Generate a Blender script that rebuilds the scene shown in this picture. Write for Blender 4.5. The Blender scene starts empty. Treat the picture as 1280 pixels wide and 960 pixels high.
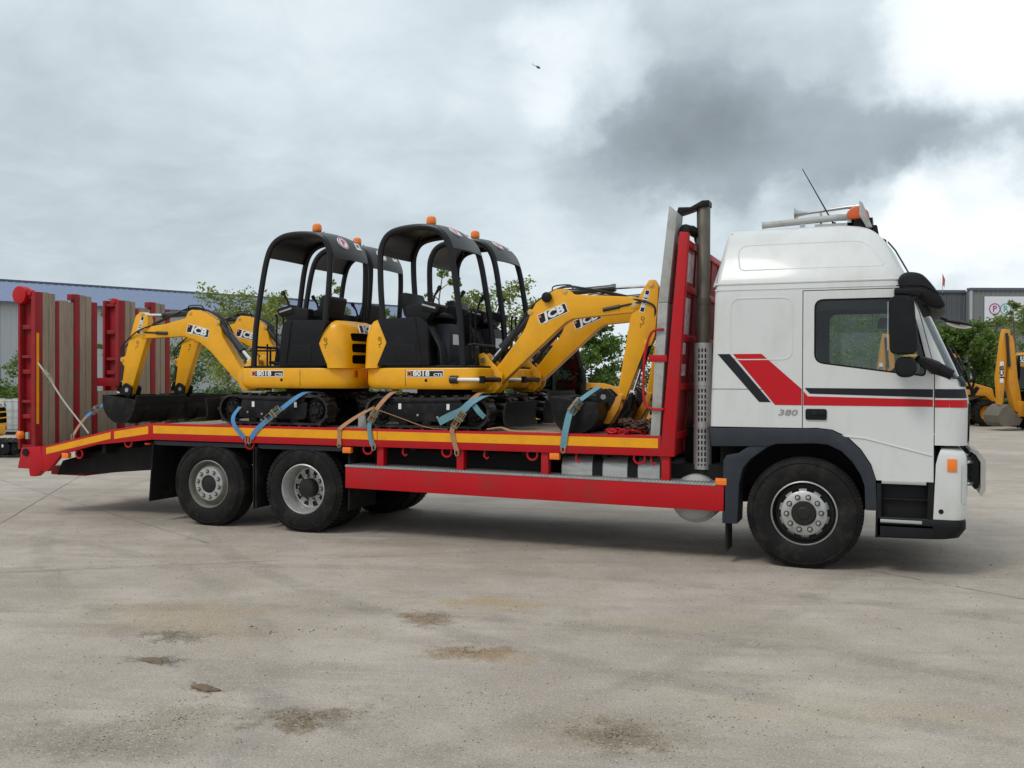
import bpy, bmesh, math, random
from mathutils import Vector, Matrix, noise as mnoise
scene = bpy.context.scene
C = scene.collection
R = math.radians
PI = math.pi

# ---------------------------------------------------------------- camera
cam_d = bpy.data.cameras.new('camera')
cam = bpy.data.objects.new('camera', cam_d)
C.objects.link(cam)
cam_d.sensor_fit = 'HORIZONTAL'
cam_d.sensor_width = 36.0
cam_d.lens = 33.957
cam_d.clip_start = 0.1
cam_d.clip_end = 6000
_yaw, _pitch, _roll = 0.375798, -0.006011, 0.002779
_fw = Vector((-math.sin(_yaw) * math.cos(_pitch), math.cos(_yaw) * math.cos(_pitch), math.sin(_pitch)))
_rt = Vector((math.cos(_yaw), math.sin(_yaw), 0))
_up = _rt.cross(_fw)
_r2 = _rt * math.cos(_roll) + _up * math.sin(_roll)
_u2 = -_rt * math.sin(_roll) + _up * math.cos(_roll)
cam.matrix_world = Matrix(((_r2.x, _u2.x, -_fw.x, 0.796), (_r2.y, _u2.y, -_fw.y, -9.658),
                           (_r2.z, _u2.z, -_fw.z, 1.8305), (0, 0, 0, 1)))
scene.camera = cam

# ---------------------------------------------------------------- sky, sun, exposure
SUN_ELEV, SUN_AZ = R(50), R(205)          # azimuth measured clockwise from +Y: behind the camera, a little left
world = bpy.data.worlds.new('World')
scene.world = world
world.use_nodes = True
wn, wl = world.node_tree.nodes, world.node_tree.links
wn.clear()
w_out = wn.new('ShaderNodeOutputWorld')
w_bg = wn.new('ShaderNodeBackground')
w_bg.inputs['Strength'].default_value = 0.1
wl.new(w_bg.outputs[0], w_out.inputs[0])
w_sky = wn.new('ShaderNodeTexSky')
w_sky.sky_type = 'NISHITA'
w_sky.sun_disc = False
w_sky.sun_elevation = SUN_ELEV
w_sky.sun_rotation = SUN_AZ
w_tc = wn.new('ShaderNodeTexCoord')

def wmath(op, a, b=None, c=None, clamp=False):
    n = wn.new('ShaderNodeMath'); n.operation = op; n.use_clamp = clamp
    for i, v in enumerate((a, b, c)):
        if v is None: continue
        if isinstance(v, (int, float)): n.inputs[i].default_value = v
        else: wl.new(v, n.inputs[i])
    return n.outputs[0]

def wvec(op, a, b=None, s=None):
    n = wn.new('ShaderNodeVectorMath'); n.operation = op
    for i, v in enumerate((a, b)):
        if v is None: continue
        if isinstance(v, (tuple, list)): n.inputs[i].default_value = v
        else: wl.new(v, n.inputs[i])
    if s is not None:
        if isinstance(s, (int, float)): n.inputs['Scale'].default_value = s
        else: wl.new(s, n.inputs['Scale'])
    return n.outputs['Value'] if op in ('DOT_PRODUCT', 'LENGTH') else n.outputs['Vector']

def wnoise(vec, scale, detail, rough, dist=0.0):
    n = wn.new('ShaderNodeTexNoise')
    n.inputs['Scale'].default_value = scale; n.inputs['Detail'].default_value = detail
    n.inputs['Roughness'].default_value = rough; n.inputs['Distortion'].default_value = dist
    wl.new(vec, n.inputs['Vector'])
    return n

w_dir = w_tc.outputs['Generated']
w_sep = wn.new('ShaderNodeSeparateXYZ'); wl.new(w_dir, w_sep.inputs[0])
w_zc = wmath('MAXIMUM', w_sep.outputs['Z'], 0.0)
w_plane = wvec('SCALE', w_dir, s=wmath('DIVIDE', 1.0, wmath('ADD', w_zc, 0.30)))
w_n1 = wnoise(w_plane, 1.5, 9, 0.56, 0.4)
w_n2 = wnoise(w_plane, 5.0, 9, 0.62, 0.5)
w_warp = wnoise(w_dir, 5.0, 10, 0.60)
w_wv = wvec('SUBTRACT', w_warp.outputs['Color'], (0.5, 0.5, 0.5))
w_dirw = wvec('NORMALIZE', wvec('ADD', w_dir, wvec('SCALE', w_wv, s=0.20)))
dens = wmath('ADD', 0.49, wmath('MULTIPLY', wmath('SUBTRACT', w_n1.outputs['Fac'], 0.5), 0.36))
dens = wmath('ADD', dens, wmath('MULTIPLY', wmath('SUBTRACT', w_n2.outputs['Fac'], 0.5), 0.18))

def pix_dir(u, v):
    return (_fw + _r2 * ((u - 640) / 1207.36) + _u2 * ((480 - v) / 1207.36)).normalized()

# cloud banks of this sky: compass direction of each bank, its size in degrees, how dense it is
CLOUDS = [((870, 178), 0.5, 5.5, 0.17), ((950, 192), 0.5, 6.0, 0.14), ((1045, 205), 0.5, 5.0, 0.10), ((1130, 195), 0.5, 5.0, 0.15),
          ((1235, 170), 0.5, 5.5, 0.15), ((780, 212), 0.5, 5.5, 0.11), ((840, 110), 0.5, 6.5, 0.08), ((940, 110), 0.5, 6.5, 0.08),
          ((1235, 305), 0.5, 3.0, 0.10), ((1130, 120), 0.5, 5, 0.04),
          ((1195, 45), 1, 5.5, -0.25), ((1300, 30), 1, 5, -0.16), ((715, 95), 1, 5.0, -0.13), ((640, 120), 1, 5, -0.06),
          ((1225, 264), 0.5, 4.5, -0.36), ((1120, 268), 0.5, 3.5, -0.24), ((1290, 345), 0.5, 4, -0.16), ((1160, 330), 0.5, 3.0, -0.18),
          ((1000, 270), 0.5, 4, -0.12), ((720, 320), 1, 9, -0.07), ((420, 90), 1, 9, -0.05),
          ((80, 250), 1, 11, 0.06), ((330, 280), 1, 9, 0.04), ((40, 40), 1, 8, 0.05)]
for (pu, pv), a0, a1, amp in CLOUDS:
    dd = pix_dir(pu, pv)
    mr = wn.new('ShaderNodeMapRange'); mr.interpolation_type = 'SMOOTHSTEP'
    wl.new(wvec('DOT_PRODUCT', w_dirw, tuple(dd)), mr.inputs['Value'])
    mr.inputs['From Min'].default_value = math.cos(R(a1)); mr.inputs['From Max'].default_value = math.cos(R(a0))
    mr.inputs['To Min'].default_value = 0; mr.inputs['To Max'].default_value = amp
    dens = wmath('ADD', dens, mr.outputs[0])
w_ramp = wn.new('ShaderNodeValToRGB')
wl.new(dens, w_ramp.inputs[0])
els = w_ramp.color_ramp.elements
els[0].position, els[0].color = 0.10, (1.0, 1.0, 1.0, 1)
els[1].position, els[1].color = 1.0, (0.20, 0.235, 0.262, 1)
for pos, col in ((0.30, (0.84, 0.90, 0.93, 1)), (0.46, (0.62, 0.70, 0.745, 1)), (0.66, (0.375, 0.432, 0.475, 1))):
    e = els.new(pos); e.color = col
# an overcast sky grows brighter towards the zenith
w_gain = wmath('ADD', 1.0, wmath('MULTIPLY', wmath('POWER', w_zc, 2.0), 0.45))
w_cl = wvec('SCALE', w_ramp.outputs[0], s=wmath('MULTIPLY', w_gain, 10.0))
w_mix = wn.new('ShaderNodeMix'); w_mix.data_type = 'RGBA'
w_mix.inputs['Factor'].default_value = 0.96
wl.new(w_sky.outputs[0], w_mix.inputs['A']); wl.new(w_cl, w_mix.inputs['B'])
wl.new(w_mix.outputs['Result'], w_bg.inputs['Color'])

sun_d = bpy.data.lights.new('sun', 'SUN')
sun_d.energy = 1.15
sun_d.angle = R(16)
sun_d.color = (1.0, 0.96, 0.90)
sun = bpy.data.objects.new('sun', sun_d)
C.objects.link(sun)
_sd = Vector((math.sin(SUN_AZ) * math.cos(SUN_ELEV), math.cos(SUN_AZ) * math.cos(SUN_ELEV), math.sin(SUN_ELEV)))
sun.rotation_euler = _sd.to_track_quat('Z', 'Y').to_euler()
scene.view_settings.view_transform = 'Standard'
scene.view_settings.look = 'None'
scene.view_settings.exposure = 0.14
scene.view_settings.gamma = 1.0

# ---------------------------------------------------------------- helpers
def tag(o, label=None, cat=None, group=None, kind=None):
    if label: o['label'] = label
    if cat: o['category'] = cat
    if group: o['group'] = group
    if kind: o['kind'] = kind
    return o

def empty(name, loc=(0, 0, 0), rz=0.0):
    o = bpy.data.objects.new(name, None)
    o.empty_display_size = 0.2
    C.objects.link(o); o.location = loc; o.rotation_euler = (0, 0, rz)
    return o

def copy_tree(o, parent=None):
    c = o.copy(); C.objects.link(c); c.parent = parent
    for ch in list(o.children):
        copy_tree(ch, c)
    return c

class MB:
    """collects shapes in one bmesh; build() links them as one mesh object"""
    def __init__(self): self.bm = bmesh.new(); self.mi = 0
    def _faces(self, fs):
        for f in fs: f.material_index = self.mi
    def box(self, x0, x1, y0, y1, z0, z1, M=None):
        v = [self.bm.verts.new(p if M is None else M @ Vector(p)) for p in
             ((x0, y0, z0), (x1, y0, z0), (x1, y1, z0), (x0, y1, z0), (x0, y0, z1), (x1, y0, z1), (x1, y1, z1), (x0, y1, z1))]
        fs = [self.bm.faces.new([v[i] for i in q]) for q in
              ((3, 2, 1, 0), (4, 5, 6, 7), (0, 1, 5, 4), (1, 2, 6, 5), (2, 3, 7, 6), (3, 0, 4, 7))]
        self._faces(fs); return self
    def prism(self, poly, y0, y1, axis='Y', M=None):
        """poly: outline (a,b); axis Y: a=x b=z between y0..y1; axis X: a=y b=z; axis Z: a=x b=y"""
        def P(a, b, t):
            p = Vector((a, t, b)) if axis == 'Y' else Vector((t, a, b)) if axis == 'X' else Vector((a, b, t))
            return p if M is None else M @ p
        A = [self.bm.verts.new(P(a, b, y0)) for a, b in poly]
        B = [self.bm.verts.new(P(a, b, y1)) for a, b in poly]
        n = len(poly)
        fs = [self.bm.faces.new(A), self.bm.faces.new(B[::-1])]
        for i in range(n):
            j = (i + 1) % n
            fs.append(self.bm.faces.new((A[j], A[i], B[i], B[j])))
        self._faces(fs); return self
    def tube(self, pts, r, seg=8, closed=False, flat=None, cap=True):
        """r: radius or list; flat=(fx,fy) squashes the section"""
        pts = [Vector(p) for p in pts]; n = len(pts); rings = []
        prev = None
        for i, p in enumerate(pts):
            if closed: t = (pts[(i + 1) % n] - pts[i - 1])
            else: t = pts[min(i + 1, n - 1)] - pts[max(i - 1, 0)]
            if t.length < 1e-9: t = Vector((0, 0, 1))
            t.normalize()
            if prev is None:
                a = Vector((0, 1, 0)) if abs(t.y) < 0.9 else Vector((1, 0, 0))
                nx = t.cross(a).normalized()
            else:
                nx = (prev - t * prev.dot(t))
                nx = nx.normalized() if nx.length > 1e-6 else t.orthogonal().normalized()
            prev = nx
            ny = t.cross(nx)
            rr = r[i] if isinstance(r, (list, tuple)) else r
            fx, fy = flat or (1, 1)
            rings.append([self.bm.verts.new(p + nx * math.cos(2 * PI * k / seg) * rr * fx + ny * math.sin(2 * PI * k / seg) * rr * fy) for k in range(seg)])
        fs = []
        m = n if closed else n - 1
        for i in range(m):
            A, B = rings[i], rings[(i + 1) % n]
            for k in range(seg):
                fs.append(self.bm.faces.new((A[k], A[(k + 1) % seg], B[(k + 1) % seg], B[k])))
        if cap and not closed:
            fs.append(self.bm.faces.new(rings[0][::-1])); fs.append(self.bm.faces.new(rings[-1]))
        self._faces(fs); return self
    def cyl(self, a, b, r, seg=16, r2=None):
        return self.tube([a, b], [r, r if r2 is None else r2], seg)
    def lathe(self, prof, c, seg=40, axis='Y', closed=True, phase=0.0):
        """prof: (radius, t) along the axis through c"""
        rings = []
        for (rad, t) in prof:
            ring = []
            for k in range(seg):
                a = 2 * PI * k / seg + phase
                ca, sa = math.cos(a) * rad, math.sin(a) * rad
                p = {'Y': (ca, t, sa), 'X': (t, ca, sa), 'Z': (ca, sa, t)}[axis]
                ring.append(self.bm.verts.new(Vector(p) + Vector(c)))
            rings.append(ring)
        fs = []
        for i in range(len(rings) - 1):
            A, B = rings[i], rings[i + 1]
            for k in range(seg):
                fs.append(self.bm.faces.new((A[k], B[k], B[(k + 1) % seg], A[(k + 1) % seg])))
        if closed:
            if prof[0][0] > 1e-6: fs.append(self.bm.faces.new(rings[0]))
            if prof[-1][0] > 1e-6: fs.append(self.bm.faces.new(rings[-1][::-1]))
        self._faces(fs); return self
    def loft(self, rings, cap=True, closed=True):
        V = [[self.bm.verts.new(p) for p in ring] for ring in rings]
        fs = []
        for A, B in zip(V, V[1:]):
            n = len(A)
            for k in range(n if closed else n - 1):
                fs.append(self.bm.faces.new((A[k], A[(k + 1) % n], B[(k + 1) % n], B[k])))
        if cap:
            fs.append(self.bm.faces.new(V[0][::-1])); fs.append(self.bm.faces.new(V[-1]))
        self._faces(fs); return self
    def quad(self, *p):
        self._faces([self.bm.faces.new([self.bm.verts.new(q) for q in p])]); return self
    def ribbon(self, pts, w, th=0.004, side=(1, 0, 0)):
        """flat strap along pts; side: width direction hint"""
        pts = [Vector(p) for p in pts]; n = len(pts); rings = []
        for i, p in enumerate(pts):
            t = (pts[min(i + 1, n - 1)] - pts[max(i - 1, 0)]).normalized()
            s = Vector(side); s = (s - t * s.dot(t)).normalized(); nn = t.cross(s)
            rings.append([p + s * w / 2 + nn * th / 2, p - s * w / 2 + nn * th / 2, p - s * w / 2 - nn * th / 2, p + s * w / 2 - nn * th / 2])
        return self.loft(rings)
    def build(self, name, mats, parent=None, bevel=0.0, smooth=True, angle=35, seg=2, merge=True):
        bm = self.bm
        if merge: bmesh.ops.remove_doubles(bm, verts=bm.verts, dist=1e-5)
        bmesh.ops.recalc_face_normals(bm, faces=bm.faces)
        if bevel > 0:
            es = [e for e in bm.edges if len(e.link_faces) == 2 and e.calc_face_angle(0) > R(28)]
            bmesh.ops.bevel(bm, geom=es, offset=bevel, segments=seg, profile=0.6, affect='EDGES', clamp_overlap=True)
        me = bpy.data.meshes.new(name)
        bm.to_mesh(me); bm.free()
        if not isinstance(mats, (list, tuple)): mats = [mats]
        for m in mats: me.materials.append(m)
        if smooth:
            me.polygons.foreach_set('use_smooth', [True] * len(me.polygons))
            me.set_sharp_from_angle(angle=R(angle))
        o = bpy.data.objects.new(name, me)
        C.objects.link(o)
        if parent is not None: o.parent = parent
        return o

def boolean(o, cut, op='DIFFERENCE', drop=True):
    m = o.modifiers.new('b', 'BOOLEAN'); m.object = cut; m.operation = op; m.solver = 'EXACT'
    dg = bpy.context.evaluated_depsgraph_get()
    me = bpy.data.meshes.new_from_object(o.evaluated_get(dg))
    o.modifiers.clear(); old = o.data; o.data = me; me.name = old.name
    bpy.data.meshes.remove(old)
    if drop:
        d = cut.data; bpy.data.objects.remove(cut); bpy.data.meshes.remove(d)
    return o

def resmooth(o, angle=30):
    me = o.data
    me.polygons.foreach_set('use_smooth', [True] * len(me.polygons))
    me.set_sharp_from_angle(angle=R(angle))

def catmull(pts, n=6, closed=False):
    P = [Vector(p) for p in pts]; out = []; m = len(P)
    for i in range(m if closed else m - 1):
        g = (lambda k: P[k % m]) if closed else (lambda k: P[max(0, min(m - 1, k))])
        p0, p1, p2, p3 = g(i - 1), g(i), g(i + 1), g(i + 2)
        for j in range(n):
            t = j / n
            out.append(0.5 * ((2 * p1) + (p2 - p0) * t + (2 * p0 - 5 * p1 + 4 * p2 - p3) * t * t + (3 * p1 - p0 - 3 * p2 + p3) * t ** 3))
    if not closed: out.append(P[-1])
    return out

def round_poly(poly, r, n=4):
    """2D outline with rounded corners; r number or list"""
    out = []; m = len(poly)
    for i in range(m):
        p = Vector(poly[i]); a = Vector(poly[i - 1]) - p; b = Vector(poly[(i + 1) % m]) - p
        rr = r[i] if isinstance(r, (list, tuple)) else r
        k = min(rr, a.length * 0.49, b.length * 0.49)
        if k < 1e-4: out.append(tuple(p)); continue
        s, e = p + a.normalized() * k, p + b.normalized() * k
        for j in range(n + 1):
            t = j / n
            out.append(tuple(s * (1 - t) ** 2 + p * 2 * t * (1 - t) + e * t * t))
    return out

_txt = {}
def lettering(text, size, M, mat, parent, name='lettering', bold=0.02, sx=1.0, shear=0.0, depth=0.0015):
    """flat raised letters; M maps text plane (x right, y up, z out) to the parent's space"""
    key = (text, bold, shear)
    if key not in _txt:
        cu = bpy.data.curves.new('lettering', 'FONT'); cu.body = text; cu.size = 1.0; cu.offset = bold; cu.shear = shear
        cu.align_x = 'CENTER'; cu.align_y = 'CENTER'; cu.extrude = 0.01; cu.resolution_u = 3
        o = bpy.data.objects.new('lettering', cu); C.objects.link(o)
        dg = bpy.context.evaluated_depsgraph_get()
        _txt[key] = bpy.data.meshes.new_from_object(o.evaluated_get(dg))
        bpy.data.objects.remove(o); bpy.data.curves.remove(cu)
    me = _txt[key].copy(); me.name = name
    me.transform(M @ Matrix.Diagonal((size * sx, size, depth / 0.01, 1)))
    me.materials.clear(); me.materials.append(mat)
    o = bpy.data.objects.new(name, me); C.objects.link(o); o.parent = parent
    return o

def frame(o, x, y):
    """matrix with origin o, x right, y up"""
    x = Vector(x).normalized(); y = Vector(y); y = (y - x * y.dot(x)).normalized(); z = x.cross(y)
    return Matrix(((x.x, y.x, z.x, o[0]), (x.y, y.y, z.y, o[1]), (x.z, y.z, z.z, o[2]), (0, 0, 0, 1)))

# ---------------------------------------------------------------- materials
def mat(name, col, rough=0.5, metal=0.0, var=0.12, scale=6.0, bump=0.0, bscale=60.0, coat=0.0, dirt=None, dirt_amt=0.0, dscale=3.0,
        spec=0.5, stretch=None, chip=None, chip_amt=0.7, chip_scale=38.0, chip_at=0.655):
    """procedural paint / metal / rubber: base colour with mottling, optional dirt patches and grain"""
    m = bpy.data.materials.new(name); m.use_nodes = True
    nt = m.node_tree; N, L = nt.nodes, nt.links
    b = N['Principled BSDF']
    b.inputs['Metallic'].default_value = metal
    b.inputs['Specular IOR Level'].default_value = spec
    b.inputs['Coat Weight'].default_value = coat
    b.inputs['Coat Roughness'].default_value = 0.08
    tc = N.new('ShaderNodeTexCoord'); src = tc.outputs['Object']
    if stretch:
        mp = N.new('ShaderNodeMapping'); mp.inputs['Scale'].default_value = stretch; L.new(src, mp.inputs[0]); src = mp.outputs[0]
    n = N.new('ShaderNodeTexNoise'); n.inputs['Scale'].default_value = scale; n.inputs['Detail'].default_value = 5; n.inputs['Roughness'].default_value = 0.6
    L.new(src, n.inputs['Vector'])
    mx = N.new('ShaderNodeMix'); mx.data_type = 'RGBA'
    mx.inputs['A'].default_value = (*[max(0, c * (1 - var)) for c in col], 1)
    mx.inputs['B'].default_value = (*[min(1, c * (1 + var)) for c in col], 1)
    L.new(n.outputs['Fac'], mx.inputs['Factor'])
    out = mx.outputs['Result']
    rsock = None
    if dirt is not None:
        n2 = N.new('ShaderNodeTexNoise'); n2.inputs['Scale'].default_value = dscale; n2.inputs['Detail'].default_value = 8; n2.inputs['Roughness'].default_value = 0.68
        L.new(src, n2.inputs['Vector'])
        mr = N.new('ShaderNodeMapRange'); mr.inputs['From Min'].default_value = 0.48; mr.inputs['From Max'].default_value = 0.72
        mr.inputs['To Max'].default_value = dirt_amt; L.new(n2.outputs['Fac'], mr.inputs['Value'])
        m2 = N.new('ShaderNodeMix'); m2.data_type = 'RGBA'; m2.inputs['B'].default_value = (*dirt, 1)
        L.new(out, m2.inputs['A']); L.new(mr.outputs[0], m2.inputs['Factor']); out = m2.outputs['Result']
        rr = N.new('ShaderNodeMapRange'); rr.inputs['To Min'].default_value = rough; rr.inputs['To Max'].default_value = min(1, rough + 0.45 * (1 - rough) + 0.1)
        L.new(mr.outputs[0], rr.inputs['Value']); L.new(rr.outputs[0], b.inputs['Roughness'])
    else:
        rr = N.new('ShaderNodeMapRange'); rr.inputs['To Min'].default_value = max(0.03, rough - 0.08); rr.inputs['To Max'].default_value = min(1, rough + 0.08)
        L.new(n.outputs['Fac'], rr.inputs['Value']); L.new(rr.outputs[0], b.inputs['Roughness'])
    if chip is not None:
        nc = N.new('ShaderNodeTexNoise'); nc.inputs['Scale'].default_value = chip_scale; nc.inputs['Detail'].default_value = 6; nc.inputs['Roughness'].default_value = 0.7
        L.new(tc.outputs['Object'], nc.inputs['Vector'])
        mc = N.new('ShaderNodeMapRange'); mc.inputs['From Min'].default_value = chip_at; mc.inputs['From Max'].default_value = chip_at + 0.03
        mc.inputs['To Max'].default_value = chip_amt; L.new(nc.outputs['Fac'], mc.inputs['Value'])
        m3 = N.new('ShaderNodeMix'); m3.data_type = 'RGBA'; m3.inputs['B'].default_value = (*chip, 1)
        L.new(out, m3.inputs['A']); L.new(mc.outputs[0], m3.inputs['Factor']); out = m3.outputs['Result']
    L.new(out, b.inputs['Base Color'])
    if bump > 0:
        nb = N.new('ShaderNodeTexNoise'); nb.inputs['Scale'].default_value = bscale; nb.inputs['Detail'].default_value = 4
        L.new(src, nb.inputs['Vector'])
        bp = N.new('ShaderNodeBump'); bp.inputs['Strength'].default_value = bump; bp.inputs['Distance'].default_value = 0.01
        L.new(nb.outputs['Fac'], bp.inputs['Height']); L.new(bp.outputs[0], b.inputs['Normal'])
    return m

def glass(name, tint, refl=1.0):
    m = bpy.data.materials.new(name); m.use_nodes = True
    N, L = m.node_tree.nodes, m.node_tree.links; N.clear()
    o = N.new('ShaderNodeOutputMaterial'); t = N.new('ShaderNodeBsdfTransparent'); t.inputs[0].default_value = (*tint, 1)
    g = N.new('ShaderNodeBsdfGlossy'); g.inputs['Roughness'].default_value = 0.02
    f = N.new('ShaderNodeFresnel'); f.inputs['IOR'].default_value = 1.5
    mm = N.new('ShaderNodeMath'); mm.operation = 'MULTIPLY'; mm.inputs[1].default_value = refl; mm.use_clamp = True
    L.new(f.outputs[0], mm.inputs[0])
    mx = N.new('ShaderNodeMixShader'); L.new(mm.outputs[0], mx.inputs[0]); L.new(t.outputs[0], mx.inputs[1]); L.new(g.outputs[0], mx.inputs[2])
    L.new(mx.outputs[0], o.inputs[0])
    return m

DUST = (0.24, 0.205, 0.165)
M_white = mat('white_paint', (0.635, 0.635, 0.62), 0.38, var=0.03, scale=1.5, coat=0.25, dirt=(0.43, 0.41, 0.37), dirt_amt=0.38, dscale=1.6, stretch=(1.6, 1.6, 0.6), chip=(0.33, 0.30, 0.26), chip_scale=30, chip_at=0.70, chip_amt=0.5)
M_red = mat('red_paint', (0.46, 0.004, 0.010), 0.45, var=0.12, scale=3, spec=0.3, dirt=(0.24, 0.03, 0.025), dirt_amt=0.6, dscale=2.6, chip=(0.10, 0.05, 0.035), chip_scale=16, chip_at=0.66)
M_red2 = mat('red_paint_worn', (0.29, 0.010, 0.015), 0.55, var=0.3, scale=5, spec=0.3, dirt=(0.14, 0.045, 0.035), dirt_amt=0.7, dscale=4, chip=(0.11, 0.06, 0.045), chip_scale=18, chip_at=0.62)
M_decal_red = mat('red_decal', (0.50, 0.005, 0.012), 0.4, var=0.04, spec=0.3)
M_decal_black = mat('black_decal', (0.010, 0.011, 0.015), 0.4, var=0.05, spec=0.3)
M_reflect = mat('yellow_reflective_tape', (0.84, 0.36, 0.006), 0.45, var=0.08, scale=10, spec=0.3, dirt=(0.45, 0.2, 0.03), dirt_amt=0.4, dscale=6, chip=(0.22, 0.15, 0.08), chip_scale=22, chip_at=0.66)
M_yellow = mat('yellow_machine_paint', (0.84, 0.385, 0.003), 0.36, var=0.05, scale=2.5, coat=0.12, spec=0.4, dirt=(0.45, 0.22, 0.03), dirt_amt=0.4, dscale=3.0, chip=(0.25, 0.15, 0.06), chip_scale=26, chip_at=0.68, chip_amt=0.6)
M_yellow_old = mat('old_yellow_paint', (0.66, 0.27, 0.008), 0.5, var=0.1, scale=3, dirt=(0.25, 0.16, 0.07), dirt_amt=0.5, dscale=3)
M_black = mat('black_plastic', (0.0085, 0.0085, 0.0095), 0.5, var=0.15, scale=8, spec=0.2, bump=0.05, bscale=300, dirt=(0.03, 0.028, 0.026), dirt_amt=0.3, dscale=5)
M_blackpaint = mat('black_gloss_paint', (0.006, 0.006, 0.007), 0.38, var=0.15, scale=5, spec=0.22, dirt=(0.05, 0.044, 0.037), dirt_amt=0.55, dscale=6)
M_chassis = mat('dirty_black_chassis', (0.009, 0.0085, 0.008), 0.75, var=0.3, scale=8, spec=0.25, dirt=(0.032, 0.027, 0.022), dirt_amt=0.5, dscale=5)
M_trim = mat('slate_grey_trim', (0.022, 0.027, 0.036), 0.5, var=0.12, scale=7, spec=0.35, dirt=(0.06, 0.056, 0.05), dirt_amt=0.35, dscale=4)
M_rubber = mat('tyre_rubber', (0.0095, 0.0092, 0.0092), 0.72, var=0.35, scale=7, spec=0.18, bump=0.08, bscale=180, dirt=(0.055, 0.047, 0.038), dirt_amt=0.6, dscale=5)
M_track = mat('track_rubber', (0.011, 0.0105, 0.010), 0.5, var=0.3, scale=12, spec=0.4, dirt=(0.085, 0.074, 0.06), dirt_amt=0.7, dscale=6)
M_rim = mat('silver_wheel', (0.46, 0.455, 0.44), 0.42, metal=0.55, var=0.12, scale=10, dirt=(0.17, 0.14, 0.105), dirt_amt=0.55, dscale=9)
M_rim_dark = mat('dirty_wheel', (0.20, 0.19, 0.168), 0.55, metal=0.35, var=0.2, scale=10, dirt=(0.13, 0.105, 0.08), dirt_amt=0.6, dscale=9)
M_hub = mat('greasy_hub', (0.012, 0.011, 0.010), 0.55, var=0.3, scale=14, spec=0.35)
M_alu = mat('aluminium_tank', (0.52, 0.52, 0.50), 0.42, metal=0.75, var=0.14, scale=3, stretch=(1, 1, 9), dirt=(0.22, 0.2, 0.17), dirt_amt=0.45, dscale=4)
M_galv = mat('galvanised_steel', (0.43, 0.43, 0.42), 0.5, metal=0.6, var=0.2, scale=20, dirt=(0.2, 0.19, 0.17), dirt_amt=0.5, dscale=8)
M_steel = mat('bare_steel', (0.5, 0.49, 0.47), 0.35, metal=0.9, var=0.15, scale=12)
M_chrome = mat('chrome', (0.75, 0.75, 0.75), 0.12, metal=1.0, var=0.05)
M_stack = mat('heat_stained_steel', (0.135, 0.118, 0.096), 0.5, metal=0.55, var=0.3, scale=5, stretch=(3, 3, 1), dirt=(0.09, 0.075, 0.06), dirt_amt=0.6, dscale=4)
M_wood = mat('weathered_timber', (0.315, 0.238, 0.172), 0.85, var=0.38, scale=3.2, stretch=(9, 9, 0.9), bump=0.5, bscale=14, dirt=(0.12, 0.10, 0.085), dirt_amt=0.5, dscale=2.0)
M_deckwood = mat('deck_boards', (0.27, 0.215, 0.17), 0.85, var=0.3, scale=3.2, stretch=(0.8, 9, 9), bump=0.4, bscale=14, dirt=(0.14, 0.11, 0.09), dirt_amt=0.5, dscale=2.0)
M_greyboard = mat('grey_board', (0.40, 0.395, 0.375), 0.6, metal=0.2, var=0.15, scale=4, dirt=(0.19, 0.175, 0.155), dirt_amt=0.6, dscale=6)
M_amber = mat('amber_lens', (0.90, 0.20, 0.006), 0.18, var=0.12, scale=25, coat=0.6)
M_redlens = mat('red_lens', (0.55, 0.02, 0.01), 0.2, var=0.1, coat=0.6)
M_clear = mat('clear_lamp_lens', (0.62, 0.64, 0.63), 0.12, metal=0.3, var=0.2, scale=18, coat=0.8)
M_whitepl = mat('white_plastic', (0.74, 0.74, 0.72), 0.45, var=0.06, dirt=(0.4, 0.38, 0.34), dirt_amt=0.3)
M_label = mat('white_label', (0.78, 0.78, 0.76), 0.5, var=0.04)
M_grey_text = mat('grey_badge', (0.27, 0.27, 0.28), 0.4, metal=0.2, var=0.05)
M_logo_red = mat('crimson_print', (0.55, 0.03, 0.09), 0.4, var=0.05)
M_magenta = mat('magenta_print', (0.42, 0.05, 0.22), 0.5, var=0.05)
M_teal = mat('teal_print', (0.13, 0.40, 0.36), 0.5, var=0.05)
M_vinyl = mat('black_vinyl', (0.0075, 0.0075, 0.008), 0.5, spec=0.25, var=0.2, scale=10, bump=0.1, bscale=120)
M_barplate = mat('dull_bar_plate', (0.42, 0.41, 0.37), 0.35, metal=0.4, var=0.15, scale=12)
M_hose = mat('hydraulic_hose', (0.014, 0.014, 0.014), 0.5, var=0.2)
M_ram = mat('grey_black_ram', (0.014, 0.0145, 0.016), 0.35, var=0.15, coat=0.2)
M_canopy = mat('canopy_paint', (0.008, 0.008, 0.009), 0.34, var=0.15, scale=6, coat=0.08, spec=0.25)
M_roofgrey = mat('grey_canopy_roof', (0.016, 0.016, 0.017), 0.36, var=0.2, scale=5, spec=0.4)  # roof sheet a little greyer and shinier than the frame paint
M_blue = mat('blue_webbing', (0.07, 0.21, 0.42), 0.8, var=0.15, scale=15, bump=0.3, bscale=300, dirt=(0.22, 0.3, 0.38), dirt_amt=0.4, dscale=6)
M_teal_web = mat('faded_teal_webbing', (0.12, 0.26, 0.31), 0.8, var=0.2, scale=15, bump=0.3, bscale=300, dirt=(0.27, 0.24, 0.18), dirt_amt=0.4, dscale=6)
M_tan = mat('orange_tan_webbing', (0.40, 0.20, 0.10), 0.85, var=0.2, scale=15, bump=0.3, bscale=300, dirt=(0.28, 0.22, 0.16), dirt_amt=0.5, dscale=6)
M_greyweb = mat('pale_grey_webbing', (0.42, 0.42, 0.40), 0.8, var=0.15, scale=15)
M_gold = mat('zinc_ratchet', (0.30, 0.26, 0.17), 0.4, metal=0.6, var=0.25, scale=20)
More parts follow.
